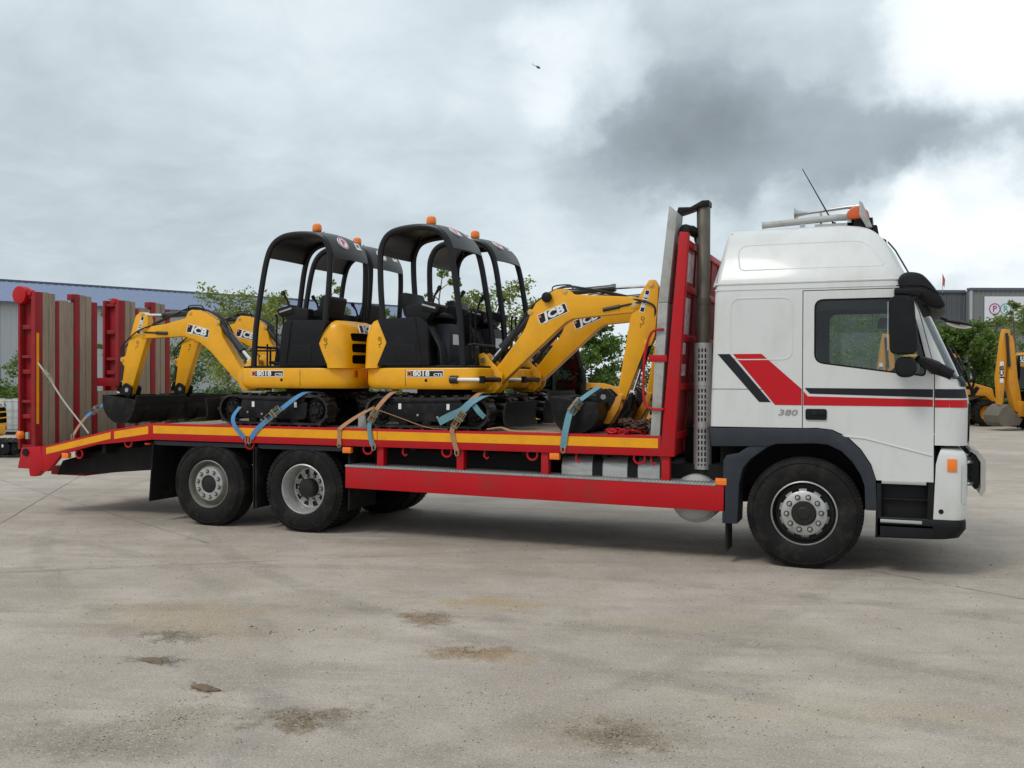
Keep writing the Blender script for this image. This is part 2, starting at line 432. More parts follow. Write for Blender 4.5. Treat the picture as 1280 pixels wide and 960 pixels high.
M_glass = glass('cab_glass', (0.90, 0.93, 0.93), 0.8)
M_screen = glass('windscreen_glass', (0.80, 0.86, 0.87), 3.2)
M_glass_dark = glass('tinted_glass', (0.30, 0.40, 0.37), 1.4)
M_interior = mat('cab_interior', (0.045, 0.046, 0.05), 0.8, var=0.2)
M_fabric = mat('seat_fabric', (0.06, 0.065, 0.08), 0.9, var=0.3, scale=25)
# ---------------------------------------------------------------- ground
def ground_material():
    m = bpy.data.materials.new('yard_concrete'); m.use_nodes = True
    N, L = m.node_tree.nodes, m.node_tree.links
    b = N['Principled BSDF']; b.inputs['Roughness'].default_value = 0.88; b.inputs['Specular IOR Level'].default_value = 0.3
    tc = N.new('ShaderNodeTexCoord'); P = tc.outputs['Object']
    def noise(scale, detail=6, rough=0.6, stretch=None, rot=0.0, dist=0.0):
        n = N.new('ShaderNodeTexNoise'); n.inputs['Scale'].default_value = scale; n.inputs['Detail'].default_value = detail
        n.inputs['Roughness'].default_value = rough; n.inputs['Distortion'].default_value = dist
        s = P
        if stretch:
            mp = N.new('ShaderNodeMapping'); mp.vector_type = 'TEXTURE'; mp.inputs['Scale'].default_value = [1 / q for q in stretch]; mp.inputs['Rotation'].default_value = (0, 0, rot)
            L.new(P, mp.inputs[0]); s = mp.outputs[0]
        L.new(s, n.inputs['Vector']); return n.outputs['Fac']
    def rng(v, a, b_, c=0.0, d=1.0):
        r_ = N.new('ShaderNodeMapRange'); r_.interpolation_type = 'SMOOTHSTEP'
        for k, x in zip(('From Min', 'From Max', 'To Min', 'To Max'), (a, b_, c, d)): r_.inputs[k].default_value = x
        L.new(v, r_.inputs['Value']); return r_.outputs[0]
    def math_(op, a, b_):
        n = N.new('ShaderNodeMath'); n.operation = op
        for i, v in enumerate((a, b_)):
            if isinstance(v, (int, float)): n.inputs[i].default_value = v
            else: L.new(v, n.inputs[i])
        return n.outputs[0]
    def mix(a, col, fac):
        n = N.new('ShaderNodeMix'); n.data_type = 'RGBA'
        if isinstance(a, tuple): n.inputs['A'].default_value = (*a, 1)
        else: L.new(a, n.inputs['A'])
        n.inputs['B'].default_value = (*col, 1)
        L.new(fac, n.inputs['Factor']); return n.outputs['Result']
    c = mix((0.350, 0.292, 0.240), (0.470, 0.403, 0.340), rng(noise(0.5, 9, 0.7), 0.36, 0.66))
    c = mix(c, (0.275, 0.238, 0.205), rng(noise(1.0, 8, 0.68, (0.35, 2.4, 1), R(17)), 0.46, 0.74, 0, 0.75))      # drag and tyre streaks
    c = mix(c, (0.385, 0.36, 0.32), rng(noise(1.0, 8, 0.68, (0.5, 3.6, 1), R(28)), 0.54, 0.76, 0, 0.6))
    c = mix(c, (0.30, 0.242, 0.17), rng(noise(0.9, 9, 0.72, None, 0, 0.4), 0.52, 0.72, 0, 0.55))                # thin sand film
    c = mix(c, (0.23, 0.198, 0.168), rng(noise(2.6, 8, 0.75), 0.53, 0.75, 0, 0.55))
    # spilt sand and soil: place, half sizes along x and y, turn, colour, strength
    SP = [((-1.84, -3.77), 0.30, 0.20, 0.1, (0.14, 0.08, 0.042), 1.0), ((-1.75, -3.78), 0.46, 0.22, 0.1, (0.34, 0.23, 0.125), 0.65),
          ((-2.25, -2.42), 0.55, 0.24, 0.35, (0.36, 0.26, 0.14), 0.85), ((-2.50, -3.05), 0.30, 0.22, 0.2, (0.19, 0.12, 0.065), 1.0),
          ((-4.35, -3.55), 1.0, 0.36, 0.3, (0.33, 0.24, 0.14), 0.7), ((-3.95, -4.0), 0.9, 0.34, 0.25, (0.31, 0.225, 0.13), 0.6),
          ((-3.62, -4.72), 0.24, 0.10, 0.1, (0.10, 0.072, 0.045), 0.95), ((-3.95, -4.22), 0.34, 0.13, 0.1, (0.13, 0.10, 0.07), 0.85),
          ((-2.95, -5.06), 0.17, 0.06, 0.0, (0.13, 0.085, 0.05), 0.9),
          ((-2.10, -5.25), 0.42, 0.22, 0.3, (0.16, 0.115, 0.065), 0.95), ((-2.75, -5.45), 0.3, 0.2, 0.3, (0.24, 0.19, 0.13), 0.55),
          ((-0.52, -4.85), 0.32, 0.24, 0.2, (0.11, 0.088, 0.06), 0.95), ((-0.55, -4.85), 0.6, 0.36, 0.2, (0.27, 0.21, 0.13), 0.5),
          ((-0.6, -2.6), 1.1, 0.4, 0.2, (0.36, 0.30, 0.21), 0.45), ((0.7, -4.0), 1.2, 0.3, 0.2, (0.38, 0.31, 0.2), 0.4),
          ((-2.95, -5.9), 0.8, 0.35, 0.3, (0.17, 0.14, 0.105), 0.6), ((0.6, 0.6), 1.5, 0.5, 0.1, (0.21, 0.17, 0.13), 0.55),
          ((2.2, 1.6), 1.6, 0.5, 0.3, (0.27, 0.21, 0.15), 0.5), ((-1.6, 0.5), 1.2, 0.3, 0.1, (0.17, 0.12, 0.09), 0.5),
          ((-4.4, -0.2), 0.9, 0.3, 0.1, (0.25, 0.18, 0.12), 0.5), ((-7.4, 0.0), 1.6, 0.4, 0.1, (0.27, 0.21, 0.15), 0.45)]
    wn_ = N.new('ShaderNodeTexNoise'); wn_.inputs['Scale'].default_value = 4.5; wn_.inputs['Detail'].default_value = 8; wn_.inputs['Roughness'].default_value = 0.72
    L.new(P, wn_.inputs['Vector'])
    wv = N.new('ShaderNodeVectorMath'); wv.operation = 'SUBTRACT'; wv.inputs[1].default_value = (0.5, 0.5, 0.5); L.new(wn_.outputs['Color'], wv.inputs[0])
    ws = N.new('ShaderNodeVectorMath'); ws.operation = 'SCALE'; ws.inputs['Scale'].default_value = 0.95; L.new(wv.outputs[0], ws.inputs[0])
    wp = N.new('ShaderNodeVectorMath'); wp.operation = 'ADD'; L.new(P, wp.inputs[0]); L.new(ws.outputs[0], wp.inputs[1])
    fine = noise(22, 6, 0.7)
    for (px, py), hx, hy, rot, col, st in SP:
        mp = N.new('ShaderNodeMapping'); mp.vector_type = 'TEXTURE'
        mp.inputs['Location'].default_value = (px, py, 0); mp.inputs['Rotation'].default_value = (0, 0, rot); mp.inputs['Scale'].default_value = (hx, hy, 1)
        L.new(wp.outputs[0], mp.inputs[0])
        sx = N.new('ShaderNodeSeparateXYZ'); L.new(mp.outputs[0], sx.inputs[0])
        cb = N.new('ShaderNodeCombineXYZ'); L.new(sx.outputs[0], cb.inputs[0]); L.new(sx.outputs[1], cb.inputs[1])
        ln = N.new('ShaderNodeVectorMath'); ln.operation = 'LENGTH'; L.new(cb.outputs[0], ln.inputs[0])
        f = rng(ln.outputs['Value'], 1.25, 0.25, 0, st)
        f = math_('MULTIPLY', f, rng(fine, 0.28, 0.58, 0.35, 1.0))
        c = mix(c, col, f)
    # worn tyre tracks: turning circle centre, radius, half width, strength
    for (cx, cy), rad, hw, st in (((-1.0, -12.0), 9.2, 0.13, 0.34), ((-1.0, -12.0), 10.9, 0.13, 0.30), ((2.5, 9.0), 13.2, 0.12, 0.30), ((2.5, 9.0), 14.9, 0.12, 0.26), ((-9.0, -9.0), 7.6, 0.12, 0.26), ((-16, 2), 16.5, 0.12, 0.22)):
        sb = N.new('ShaderNodeVectorMath'); sb.operation = 'SUBTRACT'; sb.inputs[1].default_value = (cx, cy, 0); L.new(P, sb.inputs[0])
        ln = N.new('ShaderNodeVectorMath'); ln.operation = 'LENGTH'; L.new(sb.outputs[0], ln.inputs[0])
        df = math_('ABSOLUTE', math_('SUBTRACT', ln.outputs['Value'], rad), 0)
        f = math_('MULTIPLY', rng(df, hw * 1.3, hw * 0.5, 0, st), rng(noise(1.7, 7, 0.7), 0.40, 0.58, 0.1, 1.0))
        c = mix(c, (0.16, 0.146, 0.126), f)
    # limestone dust smears
    c = mix(c, (0.49, 0.465, 0.425), rng(noise(1.4, 9, 0.75, (0.7, 2.0, 1), R(8)), 0.61, 0.78, 0, 0.6))
    sp = noise(95, 3, 0.5)
    c = mix(c, (0.10, 0.09, 0.078), rng(sp, 0.585, 0.66, 0, 0.75))
    c = mix(c, (0.54, 0.51, 0.46), rng(noise(60, 3, 0.5), 0.59, 0.66, 0, 0.6))
    c = mix(c, (0.14, 0.125, 0.105), rng(noise(17, 6, 0.7), 0.60, 0.70, 0, 0.5))
    c = mix(c, (0.50, 0.465, 0.41), rng(noise(11, 7, 0.72), 0.58, 0.70, 0, 0.45))
    L.new(c, b.inputs['Base Color'])
    bp = N.new('ShaderNodeBump'); bp.inputs['Strength'].default_value = 0.55; bp.inputs['Distance'].default_value = 0.012
    h = math_('ADD', noise(45, 5, 0.65), math_('MULTIPLY', noise(3.0, 5, 0.6), 1.5))
    L.new(h, bp.inputs['Height']); L.new(bp.outputs[0], b.inputs['Normal'])
    return m
M_ground = ground_material()
g = MB(); g.quad((-900, -60, 0), (900, -60, 0), (900, 1500, 0), (-900, 1500, 0))
tag(g.build('ground', M_ground, smooth=False), kind='structure')
M_joint = mat('joint_sealant', (0.16, 0.15, 0.135), 0.9, var=0.3, scale=9)
rnd = random.Random(4)
j = MB()
for (x0, y0), (x1, y1), w in (((-8.9, -1.66), (-15.5, 7.1), 0.013), ((-10.6, -5.7), (-0.2, 1.9), 0.008), ((0.5, 0.25), (4.5, -2.4), 0.012), ((-15.2, 3.6), (-6.2, -1.0), 0.008)):
    n = 40; d = Vector((x1 - x0, y1 - y0)); nn = Vector((-d.y, d.x)).normalized(); pts = []
    for i in range(n + 1):
        p = Vector((x0, y0)) + d * i / n + nn * rnd.uniform(-0.008, 0.008); k = w * rnd.uniform(0.35, 1.2)
        pts.append((p + nn * k / 2, p - nn * k / 2))
    for (a, b_), (c_, d_) in zip(pts, pts[1:]):
        j.quad((a.x, a.y, 0.004), (b_.x, b_.y, 0.004), (d_.x, d_.y, 0.004), (c_.x, c_.y, 0.004))
tag(j.build('slab_joint', M_joint, smooth=False), kind='structure')

# loose grit, denser on the spilt heaps
M_stone = mat('dark_grit', (0.085, 0.072, 0.06), 0.9, var=0.5, scale=3)
rnd = random.Random(11)
gv = MB()
def stone(x, y, s):
    vs = [gv.bm.verts.new((x + s * a * rnd.uniform(.6, 1.2), y + s * b_ * rnd.uniform(.6, 1.2), s * c_)) for a, b_, c_ in
          ((1, 0, 0.2), (-.5, .87, 0.25), (-.5, -.87, 0.2), (0.2 * rnd.uniform(-1, 1), 0.2, 0.6), (0, 0, -.3))]
    for q in ((0, 1, 3), (1, 2, 3), (2, 0, 3), (1, 0, 4), (2, 1, 4), (0, 2, 4)): gv.bm.faces.new([vs[i] for i in q])
for i in range(7000):
    yy = -7.6 + 9.5 * rnd.random() ** 1.5
    xx = rnd.uniform(-9, 4)
    stone(xx, yy, rnd.choice((0.002, 0.0025, 0.003, 0.003, 0.004, 0.005, 0.007)) * (1 + max(0, yy + 6) * .05))
for (cx, cy, r_, n) in ((-0.52, -4.85, 0.42, 420), (-1.84, -3.77, 0.22, 160), (-2.1, -5.25, 0.4, 260), (-2.75, -5.5, 0.45, 220), (-3.95, -4.2, 0.4, 200), (-0.1, -4.4, 0.7, 160), (-1.4, -4.7, 0.7, 180), (-2.9, -5.9, 0.7, 260), (0.9, 0.7, 1.4, 200)):
    for i in range(n):
        a = rnd.uniform(0, 2 * PI); rr = r_ * abs(rnd.gauss(0, 0.55))
        stone(cx + rr * math.cos(a) * 1.2, cy + rr * math.sin(a), rnd.choice((0.002, 0.003, 0.004, 0.006)))
for (x, y, s) in ((-3.15, -3.72, 0.02), (-3.3, -3.86, 0.022), (-3.55, -3.78, 0.02), (-1.2, -5.2, 0.012), (1.3, -0.3, 0.016), (-3.0, -3.6, 0.016), (1.75, 0.9, 0.02), (2.0, -0.1, 0.018)):
    for k in range(5): stone(x + rnd.uniform(-.07, .07), y + rnd.uniform(-.03, .03), s * rnd.uniform(0.25, 0.7))
tag(gv.build('loose_grit', M_stone, smooth=False, merge=False), 'dark grit and crumbs of soil scattered over the concrete yard', 'grit', kind='stuff')

M_soil = mat('dry_soil', (0.16, 0.115, 0.075), 0.95, var=0.4, scale=30, bump=0.6, bscale=60)
def clod(x, y, lx, ly, h, label):
    m = MB(); rn = random.Random(int(abs(x * 1000)))
    bmesh.ops.create_icosphere(m.bm, subdivisions=3, radius=1)
    for v in m.bm.verts:
        k = 1 + 0.55 * mnoise.noise(v.co * 2.3 + Vector((x, y, 3)))
        v.co = Vector((x + v.co.x * lx * k, y + v.co.y * ly * k, max(-0.004, v.co.z * h * k * (1 + 0.5 * mnoise.noise(v.co * 5)))))
    tag(m.build('soil_clod', M_soil, angle=60), label, 'soil clod')
clod(-2.95, -5.06, 0.085, 0.03, 0.028, 'flat brown clod of soil lying alone near the lower left of the yard')
clod(-3.62, -4.72, 0.11, 0.045, 0.016, 'dark flattened lump of soil beside the broad sandy stain')

# ---------------------------------------------------------------- sheds
M_clad = mat('pale_grey_cladding', (0.44, 0.46, 0.47), 0.5, var=0.06, scale=0.6, dirt=(0.33, 0.34, 0.34), dirt_amt=0.3, dscale=0.7)
M_blueroof = mat('blue_grey_roof_sheet', (0.148, 0.188, 0.295), 0.6, var=0.06, scale=0.5, dirt=(0.24, 0.28, 0.37), dirt_amt=0.3, dscale=0.6)
M_ridge = mat('dark_ridge_flashing', (0.10, 0.11, 0.14), 0.5)
M_clad2 = mat('mid_grey_cladding', (0.20, 0.205, 0.20), 0.55, var=0.07, scale=0.6, dirt=(0.17, 0.165, 0.16), dirt_amt=0.3, dscale=0.7)
M_clad3 = mat('dark_grey_cladding', (0.095, 0.10, 0.108), 0.5, var=0.07, scale=0.6)
M_signwhite = mat('white_sign_panel', (0.74, 0.75, 0.78), 0.45, var=0.03)

def rib_panel(w, h, pitch, dep, mi=0):
    """one cladding sheet with trapezoid ribs: local x along, y out (negative), z up"""
    m = MB(); n = max(2, round(w / pitch)); p = w / n; pts = []
    for i in range(n):
        x = i * p
        pts += [(x, 0), (x + p * 0.55, 0), (x + p * 0.65, -dep), (x + p * 0.9, -dep)]
    pts.append((w - 0.015, 0))
    for (a, b_), (c_, d_) in zip(pts, pts[1:]):
        m.quad((a, b_, 0), (c_, d_, 0), (c_, d_, h), (a, b_, h))
    return m

# long low shed on the left: its eave runs away to the right
shed = empty('warehouse', (-59.4, 41.9, 0), math.atan2(0.905, 0.425))
tag(shed, 'long pale grey warehouse with a low blue-grey pitched roof behind the ramps', 'warehouse')
w = rib_panel(2.4, 7.3, 0.4, 0.05).build('wall_panel', M_clad, shed, smooth=False)
w.location = (-26.4, 0, 0)
for i in range(1, 31):
    c = w.copy(); C.objects.link(c); c.parent = shed; c.location = (-26.4 + 2.4 * i, 0, 0)
m = MB(); m.box(-26.4, 48.0, 0.06, 26, 0, 7.2); m.build('wall_core', M_clad, shed, smooth=False)
def roof_sheet():
    q = MB(); wv = 2.38
    for i in range(4):
        x = i * wv / 4
        q.quad((x, -0.5, 7.3), (x + wv / 4 * 0.8, -0.5, 7.3), (x + wv / 4 * 0.8, 13, 9.95), (x, 13, 9.95))
        q.quad((x + wv / 4 * 0.8, -0.5, 7.3), (x + wv / 4 * 0.9, -0.5, 7.36), (x + wv / 4 * 0.9, 13, 10.01), (x + wv / 4 * 0.8, 13, 9.95))
        q.quad((x + wv / 4 * 0.9, -0.5, 7.36), (x + wv / 4, -0.5, 7.3), (x + wv / 4, 13, 9.95), (x + wv / 4 * 0.9, 13, 10.01))
    return q
w = roof_sheet().build('roof_sheet', M_blueroof, shed, smooth=False); w.location = (-26.6, 0, 0)
for i in range(1, 31):
    c = w.copy(); C.objects.link(c); c.parent = shed; c.location = (-26.6 + 2.4 * i, 0, 0)
m = MB(); m.prism([(-0.45, 7.25), (13, 9.9), (26.4, 7.25)], -26.5, 47.9, axis='X'); m.build('roof_slope', M_blueroof, shed, smooth=False)
m = MB(); m.box(-26.6, 48.1, 12.8, 13.2, 9.97, 10.12); m.build('ridge_cap', M_ridge, shed, smooth=False)
m = MB(); m.box(-26.6, 48.1, -0.66, -0.5, 7.16, 7.3); m.build('gutter', M_ridge, shed, smooth=False)

# shed on the right: paler front with a sign board, darker return
shed2 = empty('warehouse', (5.19, 56.6, 0), 0.3758)
tag(shed2, 'flat-topped grey warehouse with a white sign board beyond the truck cab', 'warehouse')
w = rib_panel(1.2, 7.4, 0.3, 0.04).build('wall_panel', M_clad2, shed2, smooth=False)
for i in range(1, 22):
    c = w.copy(); C.objects.link(c); c.parent = shed2; c.location = (1.2 * i, 0, 0)
w2 = rib_panel(1.2, 7.3, 0.3, 0.04).build('wall_panel', M_clad3, shed2, smooth=False); w2.location = (-1.2, 0.5, 0)
for i in range(1, 8):
    c = w2.copy(); C.objects.link(c); c.parent = shed2; c.location = (-1.2 - 1.2 * i, 0.5, 0)
m = MB(); m.box(0.0, 26.4, 0.06, 30, 0, 7.35); m.build('wall_core', M_clad2, shed2, smooth=False)
m = MB(); m.box(-9.6, -0.02, 0.56, 30, 0, 7.25); m.build('wall_core', M_clad3, shed2, smooth=False)
m = MB(); m.box(-0.05, 26.4, -0.12, 0.3, 7.36, 7.52); m.box(-9.6, -0.06, 0.38, 0.8, 7.26, 7.42); m.build('parapet_cap', M_ridge, shed2, smooth=False)
m = MB(); m.box(0.0, 0.14, -0.09, 0.06, 0, 7.36); m.build('corner_trim', M_clad, shed2, smooth=False)
m = MB(); m.box(-2.1, -1.9, 2.0, 2.2, 7.3, 7.85); m.build('vent_pipe', M_ridge, shed2, smooth=False)
sg = MB().box(0.88, 6.4, -0.13, -0.07, 5.42, 6.98).build('sign_board', M_signwhite, shed2, smooth=False)
def ring(c, r0, r1, y, mtl, name, parent):
    m = MB(); seg = 32
    for k in range(seg):
        a, b_ = 2 * PI * k / seg, 2 * PI * (k + 1) / seg
        m.quad((c[0] + r0 * math.cos(a), y, c[1] + r0 * math.sin(a)), (c[0] + r1 * math.cos(a), y, c[1] + r1 * math.sin(a)),
               (c[0] + r1 * math.cos(b_), y, c[1] + r1 * math.sin(b_)), (c[0] + r0 * math.cos(b_), y, c[1] + r0 * math.sin(b_)))
    return m.build(name, mtl, parent, smooth=False)
for cx, mt, ch in ((1.50, M_magenta, 'P'), (2.18, M_teal, 'R')):
    ring((cx, 6.2), 0.29, 0.36, -0.136, mt, 'sign_ring', sg)
    lettering(ch, 0.52, frame((cx, -0.134, 6.2), (1, 0, 0), (0, 0, 1)), mt, sg, bold=0.03)

fl = empty('roof_flag', (3.61, 55.6, 7.2))
tag(fl, 'small orange-red flag on a thin pole above the grey warehouse roof', 'flag')
MB().cyl((0, 0, 0), (0.0, 0, 1.15), 0.018, 6).build('pole', M_galv, fl)
m = MB(); pr = []
for i in range(6):
    pr.append([(0.02 + 0.025 * i, 0.05 * math.sin(i * 1.5), 1.12 - 0.07 * i), (0.02 + 0.018 * i, 0.05 * math.sin(i * 1.5 + .5), 0.45 - 0.03 * i)])
for a, b_ in zip(pr, pr[1:]): m.quad(a[0], a[1], b_[1], b_[0])
M_flag = mat('orange_red_cloth', (0.75, 0.13, 0.05), 0.8)
m.build('cloth', M_flag, fl)

# ---------------------------------------------------------------- trees
def leaf_mat(name, c0, c1, c2):
    m = bpy.data.materials.new(name); m.use_nodes = True
    N, L = m.node_tree.nodes, m.node_tree.links
    b = N['Principled BSDF']; b.inputs['Roughness'].default_value = 0.5; b.inputs['Specular IOR Level'].default_value = 0.3
    g_ = N.new('ShaderNodeNewGeometry')
    r_ = N.new('ShaderNodeValToRGB'); e = r_.color_ramp.elements
    e[0].color, e[1].color = (*c0, 1), (*c2, 1); x = e.new(0.5); x.color = (*c1, 1)
    L.new(g_.outputs['Random Per Island'], r_.inputs[0]); L.new(r_.outputs[0], b.inputs['Base Color'])
    t = N.new('ShaderNodeBsdfTranslucent'); L.new(r_.outputs[0], t.inputs[0])
    mx = N.new('ShaderNodeMixShader'); mx.inputs[0].default_value = 0.35
    L.new(b.outputs[0], mx.inputs[1]); L.new(t.outputs[0], mx.inputs[2]); L.new(mx.outputs[0], N['Material Output'].inputs[0])
    return m
LEAF = {'l': leaf_mat('yellow_green_leaves', (0.14, 0.19, 0.03), (0.22, 0.27, 0.05), (0.31, 0.33, 0.09)),
        'm': leaf_mat('mid_green_leaves', (0.09, 0.145, 0.026), (0.155, 0.215, 0.04), (0.24, 0.29, 0.08)),
        'd': leaf_mat('dark_green_leaves', (0.055, 0.115, 0.02), (0.10, 0.18, 0.03), (0.19, 0.26, 0.06))}
M_bark = mat('grey_brown_bark', (0.10, 0.08, 0.06), 0.9, var=0.3, scale=8, bump=0.4, bscale=30)

def leaf_crown(name, clumps, n, size, mtl, parent, rn):
    """n leaf faces spread through clumps (centre, radius, weight)"""
    vs, fs = [], []
    tot = sum(c[2] for c in clumps)
    for (cc, cr, cw) in clumps:
        for i in range(int(n * cw / tot)):
            d = Vector((rn.gauss(0, 1), rn.gauss(0, 1), rn.gauss(0, 0.8)))
            d = d.normalized() * cr * rn.random() ** 0.45
            p = cc + d
            s = size * rn.uniform(0.6, 1.4)
            a = Vector((rn.gauss(0, 1), rn.gauss(0, 1), rn.gauss(0, 0.6))).normalized()
            b_ = a.orthogonal().normalized()
            b_ = (b_ * math.cos(rn.uniform(0, 6.28)) + a.cross(b_) * math.sin(rn.uniform(0, 6.28)))
            if b_.length < .2: continue
            b_.normalize()
            k = len(vs)
            vs += [tuple(p - a * s * .7), tuple(p + b_ * s * .38), tuple(p + a * s * .7), tuple(p - b_ * s * .38)]
            fs.append((k, k + 1, k + 2, k + 3))
    me = bpy.data.meshes.new(name); me.from_pydata(vs, [], fs); me.update()
    me.materials.append(mtl)
    o = bpy.data.objects.new(name, me); C.objects.link(o); o.parent = parent
    return o

def tree(x, y, h, cr, kind, label, group=None, base=0.3, leaves=None, lean=0.0, size=None):
    rn = random.Random(int(abs(x * 977 + y * 131)))
    t = empty('sapling' if kind in 's' else 'young_tree', (x, y, 0))
    tag(t, label, 'tree', group)
    lm = {'s': 'm', 'a': 'l', 'b': 'd', 'c': 'm', 't': 'm'}.get(kind, kind)
    lm = LEAF[lm]
    thin = kind in 'stc'
    m = MB()
    tp = [Vector((lean * (k / 6) ** 2 + rn.uniform(-.05, .05) * k / 3, rn.uniform(-.05, .05) * k / 3, (h - 0.25) * k / 6)) for k in range(7)]
    tr = max(0.025, 0.012 * h)
    m.tube(tp, [tr * (1 - 0.13 * k) for k in range(7)], 7)
    clumps = []
    nl = 9 if thin else 17
    z0 = h * base
    for k in range(nl):
        f = (k + rn.random()) / nl
        zz = z0 + (h - 0.45 - z0) * f
        i = min(5, int(zz / (h - .25) * 6)); pb = tp[i].lerp(tp[i + 1], zz / (h - .25) * 6 - i)
        an = k * 2.4 + rn.uniform(-.5, .5)
        env = (0.45 + 0.9 * math.sin(PI * min(1, 0.12 + f * 0.86)) ** 0.8) * cr
        ln = env * rn.uniform(0.55, 1.0)
        e = pb + Vector((math.cos(an) * ln, math.sin(an) * ln, ln * rn.uniform(0.25, 0.8)))
        md = pb.lerp(e, 0.5) + Vector((0, 0, 0.06))
        m.tube([pb, md, e], [tr * 0.45 * (1 - .5 * f), tr * .3 * (1 - .5 * f), 0.006], 5)
        c_r = cr * rn.uniform(0.26, 0.45) * (0.75 if thin else 1)
        clumps.append((e, c_r, c_r ** 2))
        if not thin: clumps.append((md, c_r * 0.9, c_r ** 2 * 0.8))
        else: clumps.append((md.lerp(e, .5), c_r * 0.7, c_r ** 2 * 0.5))
    clumps.append((tp[-1], cr * 0.3, (cr * .3) ** 2))
    m.build('trunk', M_bark, t)
    n = leaves or int((900 if thin else 2400) * (0.6 + cr))
    leaf_crown('crown', clumps, n, size or (0.085 if not thin else 0.075) * (1.35 if leaves and leaves > 6000 else 1), lm, t, rn)
    return t

tree(-29.3, 15.4, 4.4, 0.9, 't', 'thin open tree at the left frame edge against the pale shed wall', base=.1)
tree(-27.6, 16.4, 3.3, 0.9, 'd', 'dark rounded tree behind the caged liquid tank', base=.05)
tree(-24.85, 16.79, 4.7, 0.48, 'c', 'thin tree whose tip shows between the two raised ramps')
tree(-19.07, 15.85, 4.65, 1.16, 'l', 'broad yellow-green tree above the boom of the nearest left excavator', base=.3)
tree(-19.01, 18.02, 4.73, 0.8, 'l', 'yellow-green tree seen through the front of the nearest left canopy', base=.3)
tree(-18.68, 21.38, 5.62, 0.62, 't', 'slender tall tree seen through the canopies of the left excavators')
tree(-13.88, 16.82, 4.12, 0.5, 't', 'small airy tree behind the seat of the nearest right excavator')
tree(-10.96, 14.75, 5.05, 0.62, 's', 'spindly sapling with sparse leaf tufts rising inside the nearest right canopy')
tree(-12.96, 21.49, 5.0, 0.8, 'l', 'light green tree just right of the spindly sapling')
tree(-11.33, 21.05, 5.13, 1.2, 'l', 'broad light green tree behind the boom cylinder of the right excavators', base=.2)
tree(-11.54, 24.19, 4.84, 0.85, 'm', 'green tree half hidden behind the elbow of the right booms', base=.2)
tree(-8.83, 22.03, 3.95, 1.0, 'd', 'dark dense tree framed under the right excavator booms', base=.1, leaves=6500)
tree(-8.0, 25.43, 4.0, 0.95, 'd', 'dark tree beside the headboard under the boom tips', base=.1, leaves=3600)
tree(-1.88, 32.31, 4.61, 1.5, 'd', 'dark tree seen through the rear half of the cab side window', base=.1)
tree(-0.07, 35.17, 5.10, 1.5, 'd', 'dark tree seen through the front half of the cab side window', base=.1)
tree(3.05, 38.9, 4.35, 0.9, 'd', 'dark green tree touching the windscreen edge of the cab', base=.05, leaves=6500)
tree(4.0, 38.2, 4.5, 1.0, 'd', 'dense dark tree between the cab and the upright yellow digger arm', base=.05, leaves=7000)
tree(2.3, 40.2, 4.7, 1.1, 'm', 'fresh green tree just beyond the windscreen, taller than the dark one before it', base=.05, leaves=6200)
tree(4.75, 39.6, 4.2, 1.0, 'm', 'bushy fresh green tree directly left of the upright yellow digger arm', base=.05, leaves=6200)
tree(5.30, 41.59, 5.0, 0.9, 'm', 'mid green tree in front of the grey shed wall below its sign', base=.2)
tree(5.45, 35.4, 5.25, 0.6, 's', 'thin pale sapling overlapping the white sign board')
tree(6.98, 44.41, 5.6, 1.1, 'm', 'leafy tree at the right frame edge below the sign board', base=.2)
tree(-23.93, 19.29, 3.1, 1.3, 'd', 'dark shrubby tree under the raised boom of the left excavators', base=.03, leaves=4200)
tree(-20.48, 22.81, 3.4, 1.2, 'd', 'dark bushy tree behind the left excavators\' boom foot', base=.03, leaves=4200)

# undergrowth along the edge of the yard
rn = random.Random(5)
us = empty('undergrowth_root') if False else None
cl = []
line = [(-40.0, 14.5), (-32.4, 16.2), (-24.3, 21.0), (-15.1, 24.5), (-8.0, 30.5), (-3.3, 39.0), (4.0, 47), (14.0, 54)]
for a, b_ in zip(line, line[1:]):
    d = Vector(b_) - Vector(a); n = int(d.length / 0.55)
    for i in range(n):
        p = Vector(a) + d * (i + rn.random()) / n
        for k in range(2):
            r_ = rn.uniform(0.4, 0.8)
            cl.append((Vector((p.x + rn.uniform(-.8, .8), p.y + rn.uniform(-.8, .8), rn.uniform(0.1, 1.35))), r_, r_ * r_))
o = leaf_crown('undergrowth', cl, 62000, 0.12, LEAF['d'], None, rn)
tag(o, 'dark tangled undergrowth along the far edge of the yard', 'undergrowth', kind='stuff')
M_verge = mat('soil_bank', (0.055, 0.062, 0.03), 0.95, var=0.4, scale=2, bump=0.5, bscale=8)
m = MB(); rings = []
for (x, y) in line:
    d = Vector((0.55, 0.83, 0))
    rings.append([(x - d.x * -1.2 - 0.8 * .8, y - 1.0, -0.05), (x, y, 0.55), (x - .6, y + 1.2, 1.1), (x - 1.4, y + 3, 1.2), (x - 3, y + 6, 0.2), (x - 3, y + 6, -.05)])
m.loft(rings, cap=True)
tag(m.build('verge', M_verge), kind='structure')
# ---------------------------------------------------------------- the truck (near side face at y = 0, front axle at x = 0)
truck = empty('flatbed_truck')
tag(truck, 'white-cabbed plant transporter truck with red flat deck and raised timber ramps', 'truck')

